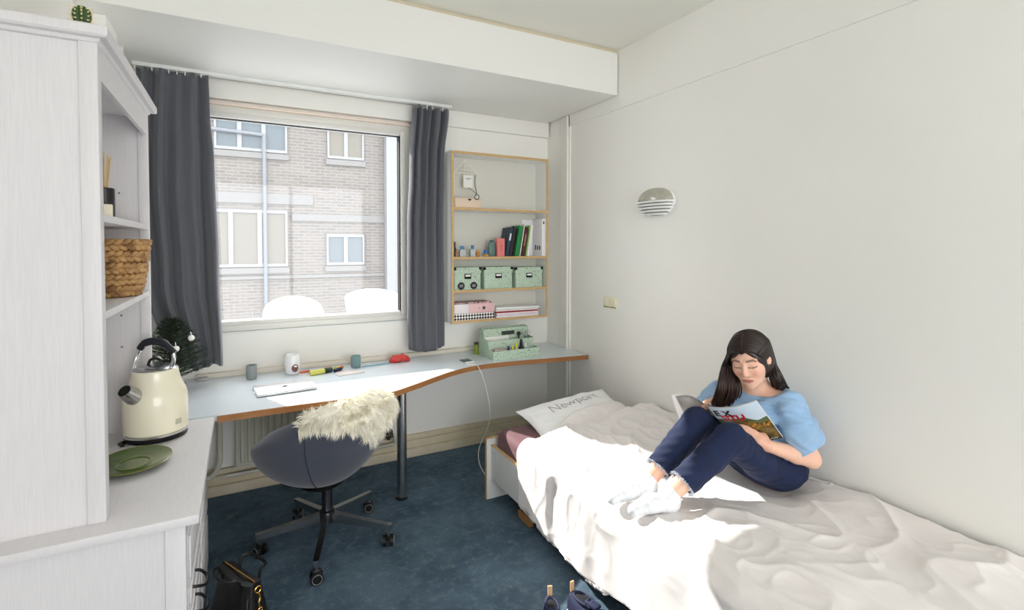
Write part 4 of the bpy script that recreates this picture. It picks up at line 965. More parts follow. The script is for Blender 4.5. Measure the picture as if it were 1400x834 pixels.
# ------------------------------------------------------------------ wall lamp and switch
lc = Vector((XR, 2.387, 1.847))
wl_ = thing('wall_lamp', 'oval white bulkhead wall lamp with louvred lower half', 'wall lamp', lc)
def oval(r, n=40, sy=0.155, sz=0.098): return [(lc.y+sy*r*math.cos(2*pi*i/n), lc.z+sz*r*math.sin(2*pi*i/n)) for i in range(n)]
MB().prism(oval(0.93), XR-0.016, XR, 'x').build('back_plate', white_l, wl_)
gd = MB()
def dome(u, v):
    a = pi*u; t_ = (pi/2)*v
    return (XR-0.014-0.070*math.sin(t_)**0.8*1.0 if v > 0 else XR-0.014, lc.y+0.140*math.cos(a)*math.cos(t_)**0.7, lc.z+0.005+0.083*math.sin(a)*math.cos(t_)**0.7)
gd.grid(dome, 30, 14).build('glass_dome', mat('ribbed_glass', (176,174,160), 0.12, var=(40,(160,156,140),0.5), coat=0.5), wl_)
for i in range(5):
    z = lc.z-0.001-i*0.019; k = math.sqrt(max(0.05, 1-((i*0.019+0.008)/0.104)**2)); n_ = 16; vs = []
    for j in range(n_+1):
        a = pi*j/n_; yy = lc.y+0.150*k*math.cos(a); xx = XR-0.012-0.078*k*math.sin(a)**0.6
        vs += [(xx, yy, z+0.004), (xx-0.006, yy, z-0.009), (xx+0.004, yy, z-0.009), (xx+0.006, yy, z+0.004)]
    fs = []
    for j in range(n_):
        for q in range(4): fs.append((j*4+q, j*4+(q+1)%4, (j+1)*4+(q+1)%4, (j+1)*4+q))
    MB().add(vs, fs+[(0,1,2,3), tuple(n_*4+q for q in (3,2,1,0))]).build('louvre', white_l, wl_, smooth=50)
MB().grid(lambda u, v: (XR-0.012-0.052*math.sin(pi*u)**0.7*math.cos(v*pi/2)**0.6, lc.y+0.130*math.cos(pi*u)*math.cos(v*pi/2)**0.6, lc.z-0.088*math.sin(v*pi/2)), 20, 10).build('lower_shell', mat('louvre_gap_shade', (150,148,140), 0.6), wl_)  # darker colour puts shade into the gaps between the louvres
sc_ = Vector((XR, 2.849, 1.162)); sw_m = mat('ivory_plastic', (228,222,196), 0.4)
sw = thing('light_switch', 'ivory double light switch on the wall over the pillow', 'light switch', sc_)
MB().box(XR-0.009, XR, sc_.y-0.075, sc_.y+0.075, sc_.z-0.040, sc_.z+0.040, 0.003).build('plate', sw_m, sw)
for k in (-1, 1):
    MB().box(XR-0.014, XR-0.008, sc_.y+k*0.036-0.030, sc_.y+k*0.036+0.030, sc_.z-0.026, sc_.z+0.030, 0.002).build('rocker', sw_m, sw)
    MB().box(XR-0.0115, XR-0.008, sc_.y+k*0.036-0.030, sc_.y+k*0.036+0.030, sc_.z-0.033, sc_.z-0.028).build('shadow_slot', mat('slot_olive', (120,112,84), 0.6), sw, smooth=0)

# ------------------------------------------------------------------ office chair
ch0 = Vector((0.388, 2.803, 0.0)); fab = mat('chair_fabric', (66,70,84), 0.85, sheen=0.25, var=(6,(58,61,74),0.6), bump=(300,0.3,0.002))
och = thing('office_chair', 'dark blue-grey tub office chair on a five-star wheeled base', 'office chair', ch0)
sc0 = Vector((0.352, 2.715, 0.0)); BACK = math.atan2(-0.80, 0.60)      # direction of the backrest in plan
RX, RY = 0.335, 0.315
def rim_z(a): 
    c = 0.5+0.5*math.cos(a)
    return 0.50+0.320*c**0.66-0.045*max(0.0, math.sin(a))*max(0.0, math.sin(a))
def shell_pt(u, v, off=0.0):
    """u around (0 = back), v 0 bottom .. 1 rim, off = outward offset"""
    a = 2*pi*u; zr = rim_z(a); zb_ = 0.365
    th_ = v*pi/2*1.12
    r = math.sin(min(th_, pi/2))**0.72
    if th_ > pi/2: r = 1-0.10*((th_-pi/2)/(pi/2*0.12))**1.5
    z = zb_+(zr-zb_)*((1-math.cos(th_))/(1-math.cos(pi/2*1.12)))**0.82
    lean = 0.05*max(0, (z-0.6))/0.25*max(0, math.cos(a))
    x = (RX*r+off)*math.cos(a)+lean; y = (RY*r+off)*math.sin(a)
    ca, sa = math.cos(BACK), math.sin(BACK)
    return Vector((sc0.x+x*ca-y*sa, sc0.y+x*sa+y*ca, z+off*0.15*(1-v)*-1))
def shell(u, w):
    if w <= 0.62: return shell_pt(u, max(0.02, w/0.62))
    q = (w-0.62)/0.38
    if q < 0.25:
        p_ = shell_pt(u, 1.0); s2 = q/0.25; p2_ = shell_pt(u, 1.0, -0.055)
        return p_.lerp(p2_, s2)+Vector((0,0,0.018*math.sin(pi*s2)))
    s2 = (q-0.25)/0.75; p_ = shell_pt(u, 1.0-0.62*s2, -0.055-0.02*s2); c_ = Vector((sc0.x, sc0.y, 0.47))
    f_ = max(0.0, (s2-0.5)/0.5); p_ = p_.lerp(Vector((c_.x, c_.y, 0.475)), f_**1.5*0.98); 
    if s2 > 0.3: p_.z = max(p_.z, 0.47)
    return p_
MB().grid(shell, 96, 60, cu=True).build('tub_shell', fab, och, smooth=70)
# seam where back and side panel meet
for us in (0.115, -0.17):
    MB().tube([shell_pt(us+0.02*(1-v), v, 0.0015) for v in [0.15+0.85*i/20 for i in range(21)]], 0.0022, 5).build('seam', mat('seam_fabric', (46,48,58), 0.9), och)
MB().lathe([(0.001,0.0),(0.10,0.0),(0.11,0.008),(0.10,0.02)], 24, (sc0.x, sc0.y, 0.355)).build('seat_plate', black_m, och)
MB().cyl((ch0.x, ch0.y, 0.10), (ch0.x, ch0.y, 0.36), 0.027, n=24).build('gas_lift', dark_st, och)
MB().cyl((sc0.x, sc0.y, 0.352), (ch0.x, ch0.y, 0.345), 0.04, 0.034, n=16).build('tilt_mount', black_m, och)
MB().lathe([(0.030,0.105),(0.040,0.108),(0.040,0.165),(0.032,0.17)], 24, (ch0.x, ch0.y, 0)).build('hub', dark_st, och)
for (cx_, cy_) in ((0.066,2.824),(0.293,2.470),(0.663,2.605),(0.648,3.002),(0.270,3.112)):
    e_ = Vector((cx_, cy_, 0)); d_ = (e_-ch0); L = d_.length; d_ /= L; s_ = Vector((-d_.y, d_.x, 0))
    vs = []
    for (q, z0, z1, w_) in ((0.02, 0.112, 0.160, 0.017), (L*0.5, 0.100, 0.138, 0.015), (L+0.018, 0.086, 0.114, 0.013)):
        c_ = ch0+d_*q
        vs += [c_-s_*w_+Vector((0,0,z0)), c_+s_*w_+Vector((0,0,z0)), c_+s_*w_+Vector((0,0,z1)), c_-s_*w_+Vector((0,0,z1))]
    fs = [(0,1,2,3),(11,10,9,8)]
    for i in range(2):
        for j in range(4): fs.append((i*4+j, i*4+(j+1)%4, (i+1)*4+(j+1)%4, (i+1)*4+j))
    ar = MB().add(vs, fs).build('base_arm', chrome, och, smooth=0)
    an = random.uniform(0, 2*pi) if cx_ != 0.066 else 0.6
    wd = Vector((math.cos(an), math.sin(an), 0))
    MB().cyl(e_+Vector((0,0,0.052)), e_+Vector((0,0,0.098)), 0.010, n=12).build('caster_stem', chrome, och)
    cs = MB().box(-0.012,0.012,-0.018,0.018,0.030,0.066,0.006, R=Matrix.Translation(e_) @ rz(an)).build('caster', black_p, och)
    for k in (-1, 1):
        MB().cyl(e_+wd*(k*0.012)+Vector((0,0,0.029)), e_+wd*(k*0.027)+Vector((0,0,0.029)), 0.029, n=22).build('wheel', black_p, cs)
        MB().tube([e_+wd*(k*0.0275)+Vector((0,0,0.029))+Vector((-wd.y,wd.x,0))*(0.022*math.cos(t_))+Vector((0,0,0.022*math.sin(t_))) for t_ in [2*pi*i/20 for i in range(20)]], 0.0022, 5, closed=True).build('wheel_ring', mat('ring_grey', (120,120,122), 0.4), cs)

# sheepskin over the backrest
fur_m = mat('sheepskin_wool', (240,234,216), 0.75, var=(9,(250,248,240),0.8))
shp = thing('sheepskin', 'creamy white long-haired sheepskin draped over the chair back', 'sheepskin', shell_pt(0.0, 0.9))
def skin_pt(s, t):
    """s -1..1 along the rim, t -1 (inside) .. 1 (outside hem)"""
    u = -0.022+0.158*s
    hem = 0.10+0.42*math.exp(-((s-0.10)/0.42)**2)+0.04*math.sin(s*9)
    if t >= 0: return shell_pt(u, 1.0-hem*t*0.62, 0.014+0.006*math.sin(t*5+s*7))+Vector((0,0,0.010*(1-t)))
    q = -t; p_ = shell_pt(u, 1.0-0.55*max(0,q-0.18), -0.055*min(1,q/0.18)-0.014*min(1, q/0.18)-0.030*max(0, q-0.18)); p_.z += 0.034*math.exp(-((q-0.09)/0.12)**2)+0.004
    return p_
G = 26
skin = [[skin_pt(-1+2*i/(G-1), -1+2*j/(G-1)) for j in range(G)] for i in range(G)]
MB().grid(lambda u, v: skin[round(u*(G-1))][round(v*(G-1))], G, G).build('hide', fur_m, shp, smooth=180)
fv = []; ff = []
rng = random.Random(3)
for k in range(15000):
    s = rng.uniform(-1,1); t_ = rng.uniform(-1,1)
    p_ = skin_pt(s, t_); a_ = skin_pt(min(1,s+0.02), t_)-skin_pt(max(-1,s-0.02), t_); b_ = skin_pt(s, min(1,t_+0.02))-skin_pt(s, max(-1,t_-0.02))
    n_ = a_.cross(b_); n_ = n_.normalized() if n_.length > 1e-9 else Vector((0,0,1))
    c_ = sc0+Vector((0,0,0.62)); 
    out = (p_-c_); 
    if t_ > 0 and n_.dot(out) < 0: n_ = -n_
    if t_ <= 0 and n_.z < 0 and abs(n_.z) > 0.2: n_ = -n_
    clump = nvec(p_*38)
    L = rng.uniform(0.018, 0.034)*(1.25 if abs(s) > 0.8 or t_ > 0.75 else 1)
    dr = (n_*0.60+clump*1.0+Vector((rng.uniform(-.3,.3),rng.uniform(-.3,.3),rng.uniform(-.3,.1)-0.35))).normalized()
    if t_ > 0.7: dr = (dr+Vector((0,0,-0.6))).normalized()
    sd_ = dr.cross(Vector((rng.uniform(-1,1),rng.uniform(-1,1),rng.uniform(-1,1)))).normalized()*0.0017
    m_ = p_+dr*L*0.55+clump*0.006; e_ = p_+dr*L+Vector((0,0,-L*0.25))+clump*0.012
    o_ = len(fv); fv += [tuple(p_-sd_), tuple(p_+sd_), tuple(m_+sd_*0.8), tuple(m_-sd_*0.8), tuple(e_)]
    ff += [(o_,o_+1,o_+2,o_+3),(o_+3,o_+2,o_+4)]
fm = MB(); fm.v = fv; fm.f = ff; fm.m = [0]*len(ff)
fm.build('wool', fur_m, shp, smooth=180, weld=False)['kind'] = 'stuff'

# ------------------------------------------------------------------ handbag and shoes on the floor
leather = mat('black_leather', (16,16,18), 0.38, bump=(90,0.15,0.002)); gold = mat('gold_metal', (206,160,80), 0.25, 1.0)
hb0 = Vector((-0.020, 2.30, 0.0)); hb = thing('handbag', 'black leather handbag with gold zip and clasp on the carpet', 'handbag', hb0)
Mh = TR(hb0, math.radians(-62))
def bagf(u, v):
    a = 2*pi*u; q = v; k = (abs(math.cos(a))**4+abs(math.sin(a))**4)**-0.25
    w_ = 0.150*(1-0.20*q); d_ = 0.085*(1-0.62*q)
    return (w_*k*math.cos(a)*1.0, d_*k*math.sin(a), 0.004+0.225*q+0.018*q*math.cos(a)**2+0.006*noise.noise((a*2, q*5, 1)))
MB(Mh).grid(bagf, 56, 18, cu=True).add([bagf(i/56, 0.0) for i in range(56)], [tuple(range(55,-1,-1))]).add([bagf(i/56, 1.0)+() for i in range(56)], [tuple(range(56))]).build('bag_body', leather, hb, smooth=60)
MB(Mh).tube([(-0.115+0.23*i/12, 0.0, 0.246) for i in range(13)], 0.0035, 6).build('zip', gold, hb)
for y in (-0.036, 0.036):
    MB(Mh).tube(curve_pts([(-0.07,y,0.205),(-0.075,y*1.3,0.26),(-0.05,y*2.2,0.262),(0.05,y*2.2,0.262),(0.075,y*1.3,0.26),(0.07,y,0.205)],5), 0.0065, 8).build('strap', leather, hb)
cq = Mh @ Vector((0.128, 0.0, 0.19))
MB(Mh).tube([(0.130+0.004, 0.012*math.cos(a), 0.225+0.012*math.sin(a)) for a in [2*pi*i/14 for i in range(14)]], 0.003, 6, closed=True).tube(curve_pts([(0.137,0,0.213),(0.142,0.004,0.195),(0.144,-0.002,0.178),(0.146,0.0,0.160)],4), 0.004, 6).tube([(0.148+0.002, 0.008*math.cos(a), 0.152+0.008*math.sin(a)) for a in [2*pi*i/12 for i in range(12)]], 0.0025, 6, closed=True).build('clasp', gold, hb)
MB(Mh).tube(curve_pts([(0.118,-0.03,0.20),(0.135,-0.05,0.12),(0.152,-0.06,0.02)],5), 0.003, 5).build('side_seam', leather, hb)

navy = mat('navy_dotted_suede', (28,34,66), 0.8); 
def shoe(cx, cy, ang, label):
    t = thing('shoe', label, 'shoe', (cx, cy, 0), 'pair of navy dotted shoes'); M = TR((cx, cy, 0), ang)   # local -y = toe
    def outl(y):  # half width along the sole, y from heel 0 to toe 1
        return 0.030+0.012*math.sin(min(1, y*1.25)*pi*0.72)+0.006*math.sin(y*pi)-0.030*max(0, y-0.86)/0.14
    sole = [(outl(i/20), -0.24*i/20) for i in range(21)]; poly_ = sole+[(-x, y) for (x, y) in reversed(sole)]
    MB(M).prism([(x*1.06, y) for (x, y) in poly_], 0, 0.018).build('sole', mat('sole_white', (220,214,200), 0.6), t, smooth=40)
    def upper(u, v):
        y = u; w_ = outl(y); hh = 0.075 if y < 0.25 else 0.075-0.033*((y-0.25)/0.75)
        a = pi*v
        x = w_*math.cos(a)*(1.0-0.12*math.sin(a)); z = 0.016+hh*math.sin(a)**0.7
        if y < 0.55: z = 0.016+hh*min(1, math.sin(a)**0.5*1.05)*(0.9)
        return (x, -0.24*y, z)
    MB(M).grid(upper, 24, 18).build('upper', navy, t, smooth=80)
    MB(M).ball((0, -0.075, 0.084), 0.030, 18, (0.85,1.7,0.25)).build('opening', mat('shoe_inside', (14,16,26), 0.9), t)
    MB(M).tube([(0.026*math.cos(a), -0.072+0.056*math.sin(a), 0.085) for a in [2*pi*i/24 for i in range(24)]], 0.006, 6, closed=True).build('collar', navy, t)
    MB(M).box(-0.010, 0.010, -0.004, 0.004, 0.060, 0.125, 0.002).build('pull_tab', mat('tan_leather', (206,168,128), 0.6), t)
    MB(M).box(-0.020, 0.020, -0.150, -0.088, 0.083, 0.098, 0.006).build('tongue', navy, t)
    for i in range(4): MB(M).tube([(-0.026,-0.100-i*0.02,0.088-i*0.004),(0,-0.098-i*0.02,0.101-i*0.004),(0.026,-0.100-i*0.02,0.088-i*0.004)], 0.0035, 6).build('lace', navy, t)
    dt = MB()
    for (x, y, z) in ((-0.012,-0.094,0.1005),(0.004,-0.092,0.1005),(0.013,-0.10,0.1005),(-0.004,-0.104,0.1005),(0.010,-0.114,0.1),(-0.014,-0.113,0.1)): dt.ball((x,y,z), 0.0032, 8, (1,1,0.4))
    dt.build('dots', paper_w, t)
shoe(1.140, 1.785, math.radians(-24), 'navy shoe with white dots and tan pull tab, flat on the carpet')
shoe(1.240, 1.765, math.radians(10), 'navy shoe with white dots touching the sunlit patch of carpet')
# ------------------------------------------------------------------ bed
bed = thing('bed_frame', 'low white bed frame with plywood edges along the side wall', 'bed', (1.83, 1.7, 0))
bw = mat('bed_laminate', (226,226,224), 0.4)
def panel(name, x0, x1, y0, y1, z0, z1, edge):
    p = MB().box(x0, x1, y0, y1, z0, z1, 0.001, 1).build(name, bw, bed, smooth=0)
    for e_ in edge: MB().box(*e_).build('plywood_edge', ply_e, p, smooth=0)
panel('headboard', 1.322, 2.322, 2.795, 2.817, 0.0, 0.376, [(1.3205,1.3225,2.7945,2.8175,0.0,0.3765),(1.322,2.322,2.7945,2.8175,0.3755,0.378)])
panel('footboard', 1.322, 2.322, 0.560, 0.582, 0.0, 0.376, [(1.3205,1.3225,0.5595,0.5825,0.0,0.3765),(1.322,2.322,0.5595,0.5825,0.3755,0.378)])
panel('side_rail', 1.350, 1.370, 0.582, 2.795, 0.125, 0.335, [(1.3495,1.3705,0.582,2.795,0.334,0.3375)])
panel('side_rail', 2.300, 2.320, 0.582, 2.795, 0.125, 0.335, [(2.2995,2.3205,0.582,2.795,0.334,0.3375)])
wood = mat('slat_wood', (190,140,86), 0.6, var=(12,(160,112,64),0.6), stretch=(1,6,1))
for i in range(14): MB().box(1.370, 2.300, 0.64+i*0.155, 0.71+i*0.155, 0.205, 0.222, 0.002, 1).build('slat', wood, bed)
MB().box(1.395, 1.425, 2.40, 2.53, 0.0, 0.045, 0.003).build('floor_runner', wood, bed)
burg = mat('burgundy_sheet', (92,44,54), 0.75, sheen=0.2, bump=(30,0.2,0.006))
def mattress(u, v):
    return None
mt_ = MB().box(1.373, 2.298, 0.60, 2.778, 0.222, 0.440, 0.05, 5).build('mattress', burg, smooth=60)
tag(mt_, 'mattress with a burgundy fitted sheet showing at the head end', 'mattress')

# pillow
pil_m = mat('pillow_cotton', (236,236,236), 0.8, bump=(14,0.25,0.01), sheen=0.1)
pcn = Vector((1.862, 2.590, 0.482)); ex = Vector((0.985, -0.06, 0.10)).normalized(); ez = Vector((-0.10, -0.24, 0.95)); ey = ez.cross(ex).normalized(); ez = ex.cross(ey).normalized()
def pill(u, v, side):
    a, b_ = u*2-1, v*2-1
    x = a*0.335*(1-0.07*(1-abs(b_)**2)*0+0.0); y = b_*0.215
    pin = (1-0.10*(1-abs(a)**2.0)*abs(b_)**4); pin2 = (1-0.09*(1-abs(b_)**2.0)*abs(a)**4)
    hgt = 0.085*max(0.0, (1-abs(a)**2.6))**0.62*max(0.0, (1-abs(b_)**2.6))**0.62
    w_ = 0.006*noise.noise((a*4, b_*4, side*3.0))+0.004*noise.noise((a*9, b_*9, side*5.0))
    edge = min(1.0, (1-max(abs(a), abs(b_)))*6)
    r_ = pcn+ex*(x*pin2)+ey*(y*pin)+ez*(side*(hgt*(1.0 if side > 0 else 0.5)+0.003)+w_*edge+0.02*a*a*0.3)
    r_.z = max(r_.z, 0.437 if side < 0 else 0.441)      # flattened where it rests on the mattress
    return r_
pb_ = MB(); pb_.grid(lambda u, v: pill(u, v, 1), 60, 44); pb_.grid(lambda u, v: pill(u, v, -1), 60, 44)
pillow = thing('pillow', 'white pillow with faint printed lettering at the head of the bed', 'pillow', pcn-Vector((0,0,0.09)))
pob = pb_.build('pillow_case', pil_m, pillow, smooth=120)
bvh = BVHTree.FromPolygons([Vector(v) for v in pb_.v], pb_.f)
# lettering wrapped on the case
Mt = Matrix((( (ex).x, (ey).x, ez.x, 0), (ex.y, ey.y, ez.y, 0), (ex.z, ey.z, ez.z, 0), (0,0,0,1)))
Mt = Matrix.Translation(pcn+ex*0.0+ey*0.06+ez*0.2) @ Mt @ Matrix.Rotation(0.10, 4, 'Z')
tx = text_mb('Newport', 0.098, Mt, 0.0, -0.0016)
nv = []
for v in tx.v:
    h_ = bvh.ray_cast(Vector(v), -ez); nv.append(tuple((h_[0] if h_[0] is not None else Vector(v)-ez*0.12)+ez*0.0025))
tx.v = nv; tx.build('lettering', mat('mauve_print', (158,146,152), 0.7), pillow, smooth=0)

# duvet
duv_m = mat('duvet_cotton', (234,229,227), 0.85, var=(2.2,(229,221,219),0.6), sheen=0.1, bump=(26,0.10,0.006))
def ridge(p, k):
    return (1-min(1, abs(noise.noise(p))*2.2))**k
def bump2(x, y, cx_, cy_, rx, ry): return math.exp(-((x-cx_)/rx)**2-((y-cy_)/ry)**2)
def top_z(X, Y):
    z = 0.505
    z += 0.062*bump2(X, Y, 2.18, 2.25, 0.22, 0.22)+0.045*bump2(X, Y, 1.95, 1.95, 0.22, 0.18)+0.020*bump2(X, Y, 1.60, 2.30, 0.22, 0.20)
    z += 0.030*bump2(X, Y, 1.60, 1.05, 0.30, 0.35)-0.062*bump2(X, Y, 2.13, 1.47, 0.17, 0.18)+0.012*bump2(X, Y, 1.42, 1.78, 0.12, 0.2)
    z += 0.020*bump2(X, Y, 2.25, 1.15, 0.10, 0.25)-0.014*bump2(X, Y, 1.43, 1.545, 0.10, 0.10)+0.02*bump2(X, Y, 2.1, 0.7, 0.2, 0.15)
    return z
def wrinkle(X, Y, s):
    q = Vector((X*2.1+Y*0.9, Y*2.4-X*0.6, 0.3)); w0 = nvec(q)*0.35
    p1 = Vector((X*3.0-Y*1.6, X*1.2+Y*2.2, 1.0))+w0*1.2
    busy = 0.45+0.55*min(1, max(0, (Y-1.15)/0.7))
    r1 = ridge(p1, 2.6)*0.030
    p2 = Vector((X*7.5+Y*3.0, Y*6.0-X*3.4, 4.0))+w0*2.4
    r2 = ridge(p2, 3.0)*0.010
    p3 = Vector((X*15-Y*5, Y*13+X*6, 9.0))+w0*4
    r3 = ridge(p3, 2.5)*0.003
    return (r1+r2+r3)*busy+0.012*noise.noise(Vector((X*2.6, Y*2.6, 7.0)))
XE, RR = 1.405, 0.085
NS, NT = 230, 330
def duvet(u, v):
    a = u*1.42; ye = 2.505-0.075*min(1, max(0, (a-0.55)/0.35))
    Y = ye+(0.40-ye)*v
    flat = 2.326-XE
    curl = 0.0
    if a < flat:
        X = 2.326-a; zt = top_z(X, Y); nrm = Vector((0,0,1))
    else:
        zt = top_z(XE, Y); a2 = a-flat
        if a2 < RR*pi/2:
            an = a2/RR; X = XE-RR*math.sin(an); zt -= RR*(1-math.cos(an)); nrm = Vector((-math.sin(an),0,math.cos(an)))
        else:
            d_ = a2-RR*pi/2; X = XE-RR; zt -= RR+d_; nrm = Vector((-1,0,0.0))
    w_ = wrinkle(X+ (0 if a < flat else -(a-flat)*0.8), Y, u)
    if a > flat:   # hanging side: soft vertical folds
        k = min(1, (a-flat)/0.2); w_ = w_*(0.9-0.5*k)+k*0.013*(math.sin(Y*15+2.2*noise.noise((Y*3,1,0)))*0.6+noise.noise((Y*9, 2.0, a*1.5)))
    w_ *= min(1.0, (ye-Y)/0.14+0.2)*min(1.0, a/0.02+0.15)*(1-0.9*min(1, 1.3*bump2(X, Y, 1.43, 1.545, 0.11, 0.11)+1.2*bump2(X, Y, 2.12, 1.47, 0.17, 0.17)))
    p_ = Vector((X, Y, zt))+nrm*w_
    e_ = (ye-Y)/0.10                       # rounded end at the pillow
    if e_ < 1: 
        k = 1-e_; p_.z -= 0.075*k**2.2*(1 if a < flat else 0.3)
        p_.y -= 0.0
    Yl = 2.505
    # corner at the bedside recedes a little
    if a > flat: p_.y -= 0.05*max(0, 1-abs(2.5-Y)/0.35)*min(1, (a-flat)/0.25); 
    e2 = (Y-0.40)/0.16
    if e2 < 1: p_.z -= 0.16*(1-e2)**2
    # hem height along the bed
    if a > flat+0.1:
        hem = 0.135+0.018*math.sin(Y*6.0)+0.01*noise.noise((Y*5,3,3))-0.05*max(0, 1.35-Y)
        zlim = hem
        if p_.z < zlim: p_.z = zlim+(p_.z-zlim)*0.03; p_.x += 0.004
    p_.x = min(p_.x, 2.305)
    if p_.z < 0.40: p_.x = min(p_.x, 1.326 if Y > 0.66 else 1.296)
    if p_.y > 2.30 and a < flat:                # the end lies over the lower edge of the pillow
        h_ = bvh.ray_cast(Vector((p_.x, p_.y, 1.2)), Vector((0,0,-1)))
        if h_[0] is not None: p_.z = max(p_.z, h_[0].z+0.025)
    if a < flat and Y > 0.62: p_.z = max(p_.z, 0.464)
    return p_
dv_ = MB(); dv_.grid(duvet, NS, NT)
du = dv_.build('duvet', duv_m, smooth=180, weld=False)
tag(du, 'rumpled off-white duvet spread over the bed', 'duvet')
md = du.modifiers.new('thickness', 'SOLIDIFY'); md.thickness = 0.022; md.offset = -1
DB = BVHTree.FromPolygons([Vector(v) for v in dv_.v], dv_.f)
def duvet_z(x, y):
    h_ = DB.ray_cast(Vector((x, y, 2.0)), Vector((0,0,-1))); return h_[0].z if h_[0] is not None else 0.5
# ------------------------------------------------------------------ the reading person
V3 = lambda *a: Vector(a)
per = thing('person', 'person in blue top and jeans sitting on the bed reading a magazine', 'person', (2.10, 1.47, 0.49))
HC = V3(2.000, 1.478, 1.064)
hf = V3(-0.927, -0.375, 0).normalized(); pd = math.radians(18)
Fh = (hf*math.cos(pd)+V3(0,0,-math.sin(pd))).normalized(); Lh = V3(0,0,1).cross(hf).normalized(); Uh = Fh.cross(Lh).normalized()
rl = math.radians(9); Lh, Uh = (Lh*math.cos(rl)+Uh*math.sin(rl)).normalized(), (Uh*math.cos(rl)-Lh*math.sin(rl)).normalized()
RH = [[Fh[i], Lh[i], Uh[i]] for i in range(3)]
def H_(f, l, u): return HC+Fh*f+Lh*l+Uh*u
shL, shR = V3(2.110,1.365,0.868), V3(2.070,1.690,0.845)
nb = V3(2.095,1.525,0.905)
elL, wrL = V3(2.165,1.296,0.645), V3(1.955,1.356,0.722)
elR, wrR = V3(2.045,1.775,0.685), V3(1.945,1.690,0.772)
hipL, hipR = V3(2.105,1.400,0.562), V3(2.105,1.570,0.570)
knL, knR = V3(1.790,1.410,0.764), V3(1.778,1.576,0.784)
anL, anR = V3(1.502,1.462,0.572), V3(1.500,1.586,0.578)
toeL, toeR = V3(1.352,1.504,0.528), V3(1.335,1.612,0.530)

b_ = SDF((1.27,1.18,0.46), (2.32,1.90,1.24), 0.0036)
# trunk and limbs
b_.ell((2.135,1.474,0.572), (0.100,0.140,0.078), k=0.03); b_.ell((2.165,1.485,0.70), (0.085,0.125,0.10), k=0.04); b_.ell((2.14,1.52,0.82), (0.092,0.148,0.115), k=0.04)
b_.cone(shL, nb, 0.046, 0.044, 0.04); b_.cone(shR, nb, 0.046, 0.044, 0.04)
b_.cone(nb+V3(0.005,0,-0.02), H_(-0.030,0.0,-0.075), 0.050, 0.049, 0.03)
b_.chain([shL, (shL+elL)/2, elL], [0.047,0.043,0.036], 0.02); b_.chain([elL, elL.lerp(wrL,0.35), wrL], [0.037,0.037,0.024], 0.015)
b_.chain([shR, (shR+elR)/2, elR], [0.046,0.042,0.036], 0.02); b_.chain([elR, elR.lerp(wrR,0.35), wrR], [0.037,0.036,0.024], 0.015)
b_.chain([hipL, hipL.lerp(knL,0.45)+V3(0,0,-0.020), knL, knL.lerp(anL,0.35), anL], [0.058,0.050,0.046,0.042,0.033], 0.015)
b_.chain([hipR, hipR.lerp(knR,0.45)+V3(0,0,-0.010), knR, knR.lerp(anR,0.35), anR], [0.060,0.052,0.046,0.042,0.033], 0.015)
for (a, t_) in ((anL, toeL), (anR, toeR)):
    d_ = (t_-a); h_ = a+V3(0.0,0,-0.032); b_.cone(a, h_, 0.032, 0.028, 0.015); b_.chain([h_, a.lerp(t_,0.55)+V3(0,0,0.0), t_], [0.030,0.030,0.020], 0.02)
# hands: palm, four fingers with knuckle bends, thumb at the side
def hand(w, tip, pn, th_dir, sc=1.0):
    """w wrist, tip = fingertip direction target, pn = back-of-hand normal, th_dir = side of the thumb"""
    d_ = (tip-w).normalized(); s_ = th_dir-d_*th_dir.dot(d_); s_.normalize(); n_ = pn-d_*pn.dot(d_)-s_*pn.dot(s_); n_.normalize()
    pc_ = w+d_*0.045*sc
    R_ = [[d_[i], s_[i], n_[i]] for i in range(3)]
    b_.ell(pc_, (0.050*sc,0.038*sc,0.016*sc), R_, 0.012); b_.cone(w, pc_, 0.023, 0.022, 0.012)
    for i, (off, ln) in enumerate(((0.028,0.070),(0.010,0.078),(-0.009,0.072),(-0.027,0.056))):
        k0 = w+d_*(0.084-0.006*abs(i-1))*sc+s_*off*sc; fan = s_*(off*0.35)
        k1 = k0+(d_*0.95+fan/0.08*0.06-n_*0.10).normalized()*ln*0.48*sc; k2 = k1+(d_*0.92-n_*0.30).normalized()*ln*0.30*sc; k3 = k2+(d_*0.85-n_*0.45).normalized()*ln*0.22*sc
        b_.chain([w+d_*0.050*sc+s_*off*0.8*sc, k0, k1, k2, k3], [0.0095,0.0092,0.0082,0.0076,0.0064], 0.004)
    t0 = w+d_*0.022*sc+s_*0.026*sc-n_*0.004; t1 = t0+(d_*0.6+s_*0.6-n_*0.5).normalized()*0.036; t2 = t1+(d_*0.85+s_*0.25-n_*0.4).normalized()*0.028; t3 = t2+(d_*0.95-n_*0.2).normalized()*0.022
    b_.chain([t0,t1,t2,t3], [0.0135,0.0105,0.0092,0.0074], 0.008)
hand(wrL, V3(1.866,1.420,0.780), V3(-0.60,-0.75,0.10), V3(0.15,0.1,0.9), 0.92)
hand(wrR, V3(1.868,1.610,0.835), V3(-0.5,0.75,-0.1), V3(0.2,0.0,0.9), 0.92)
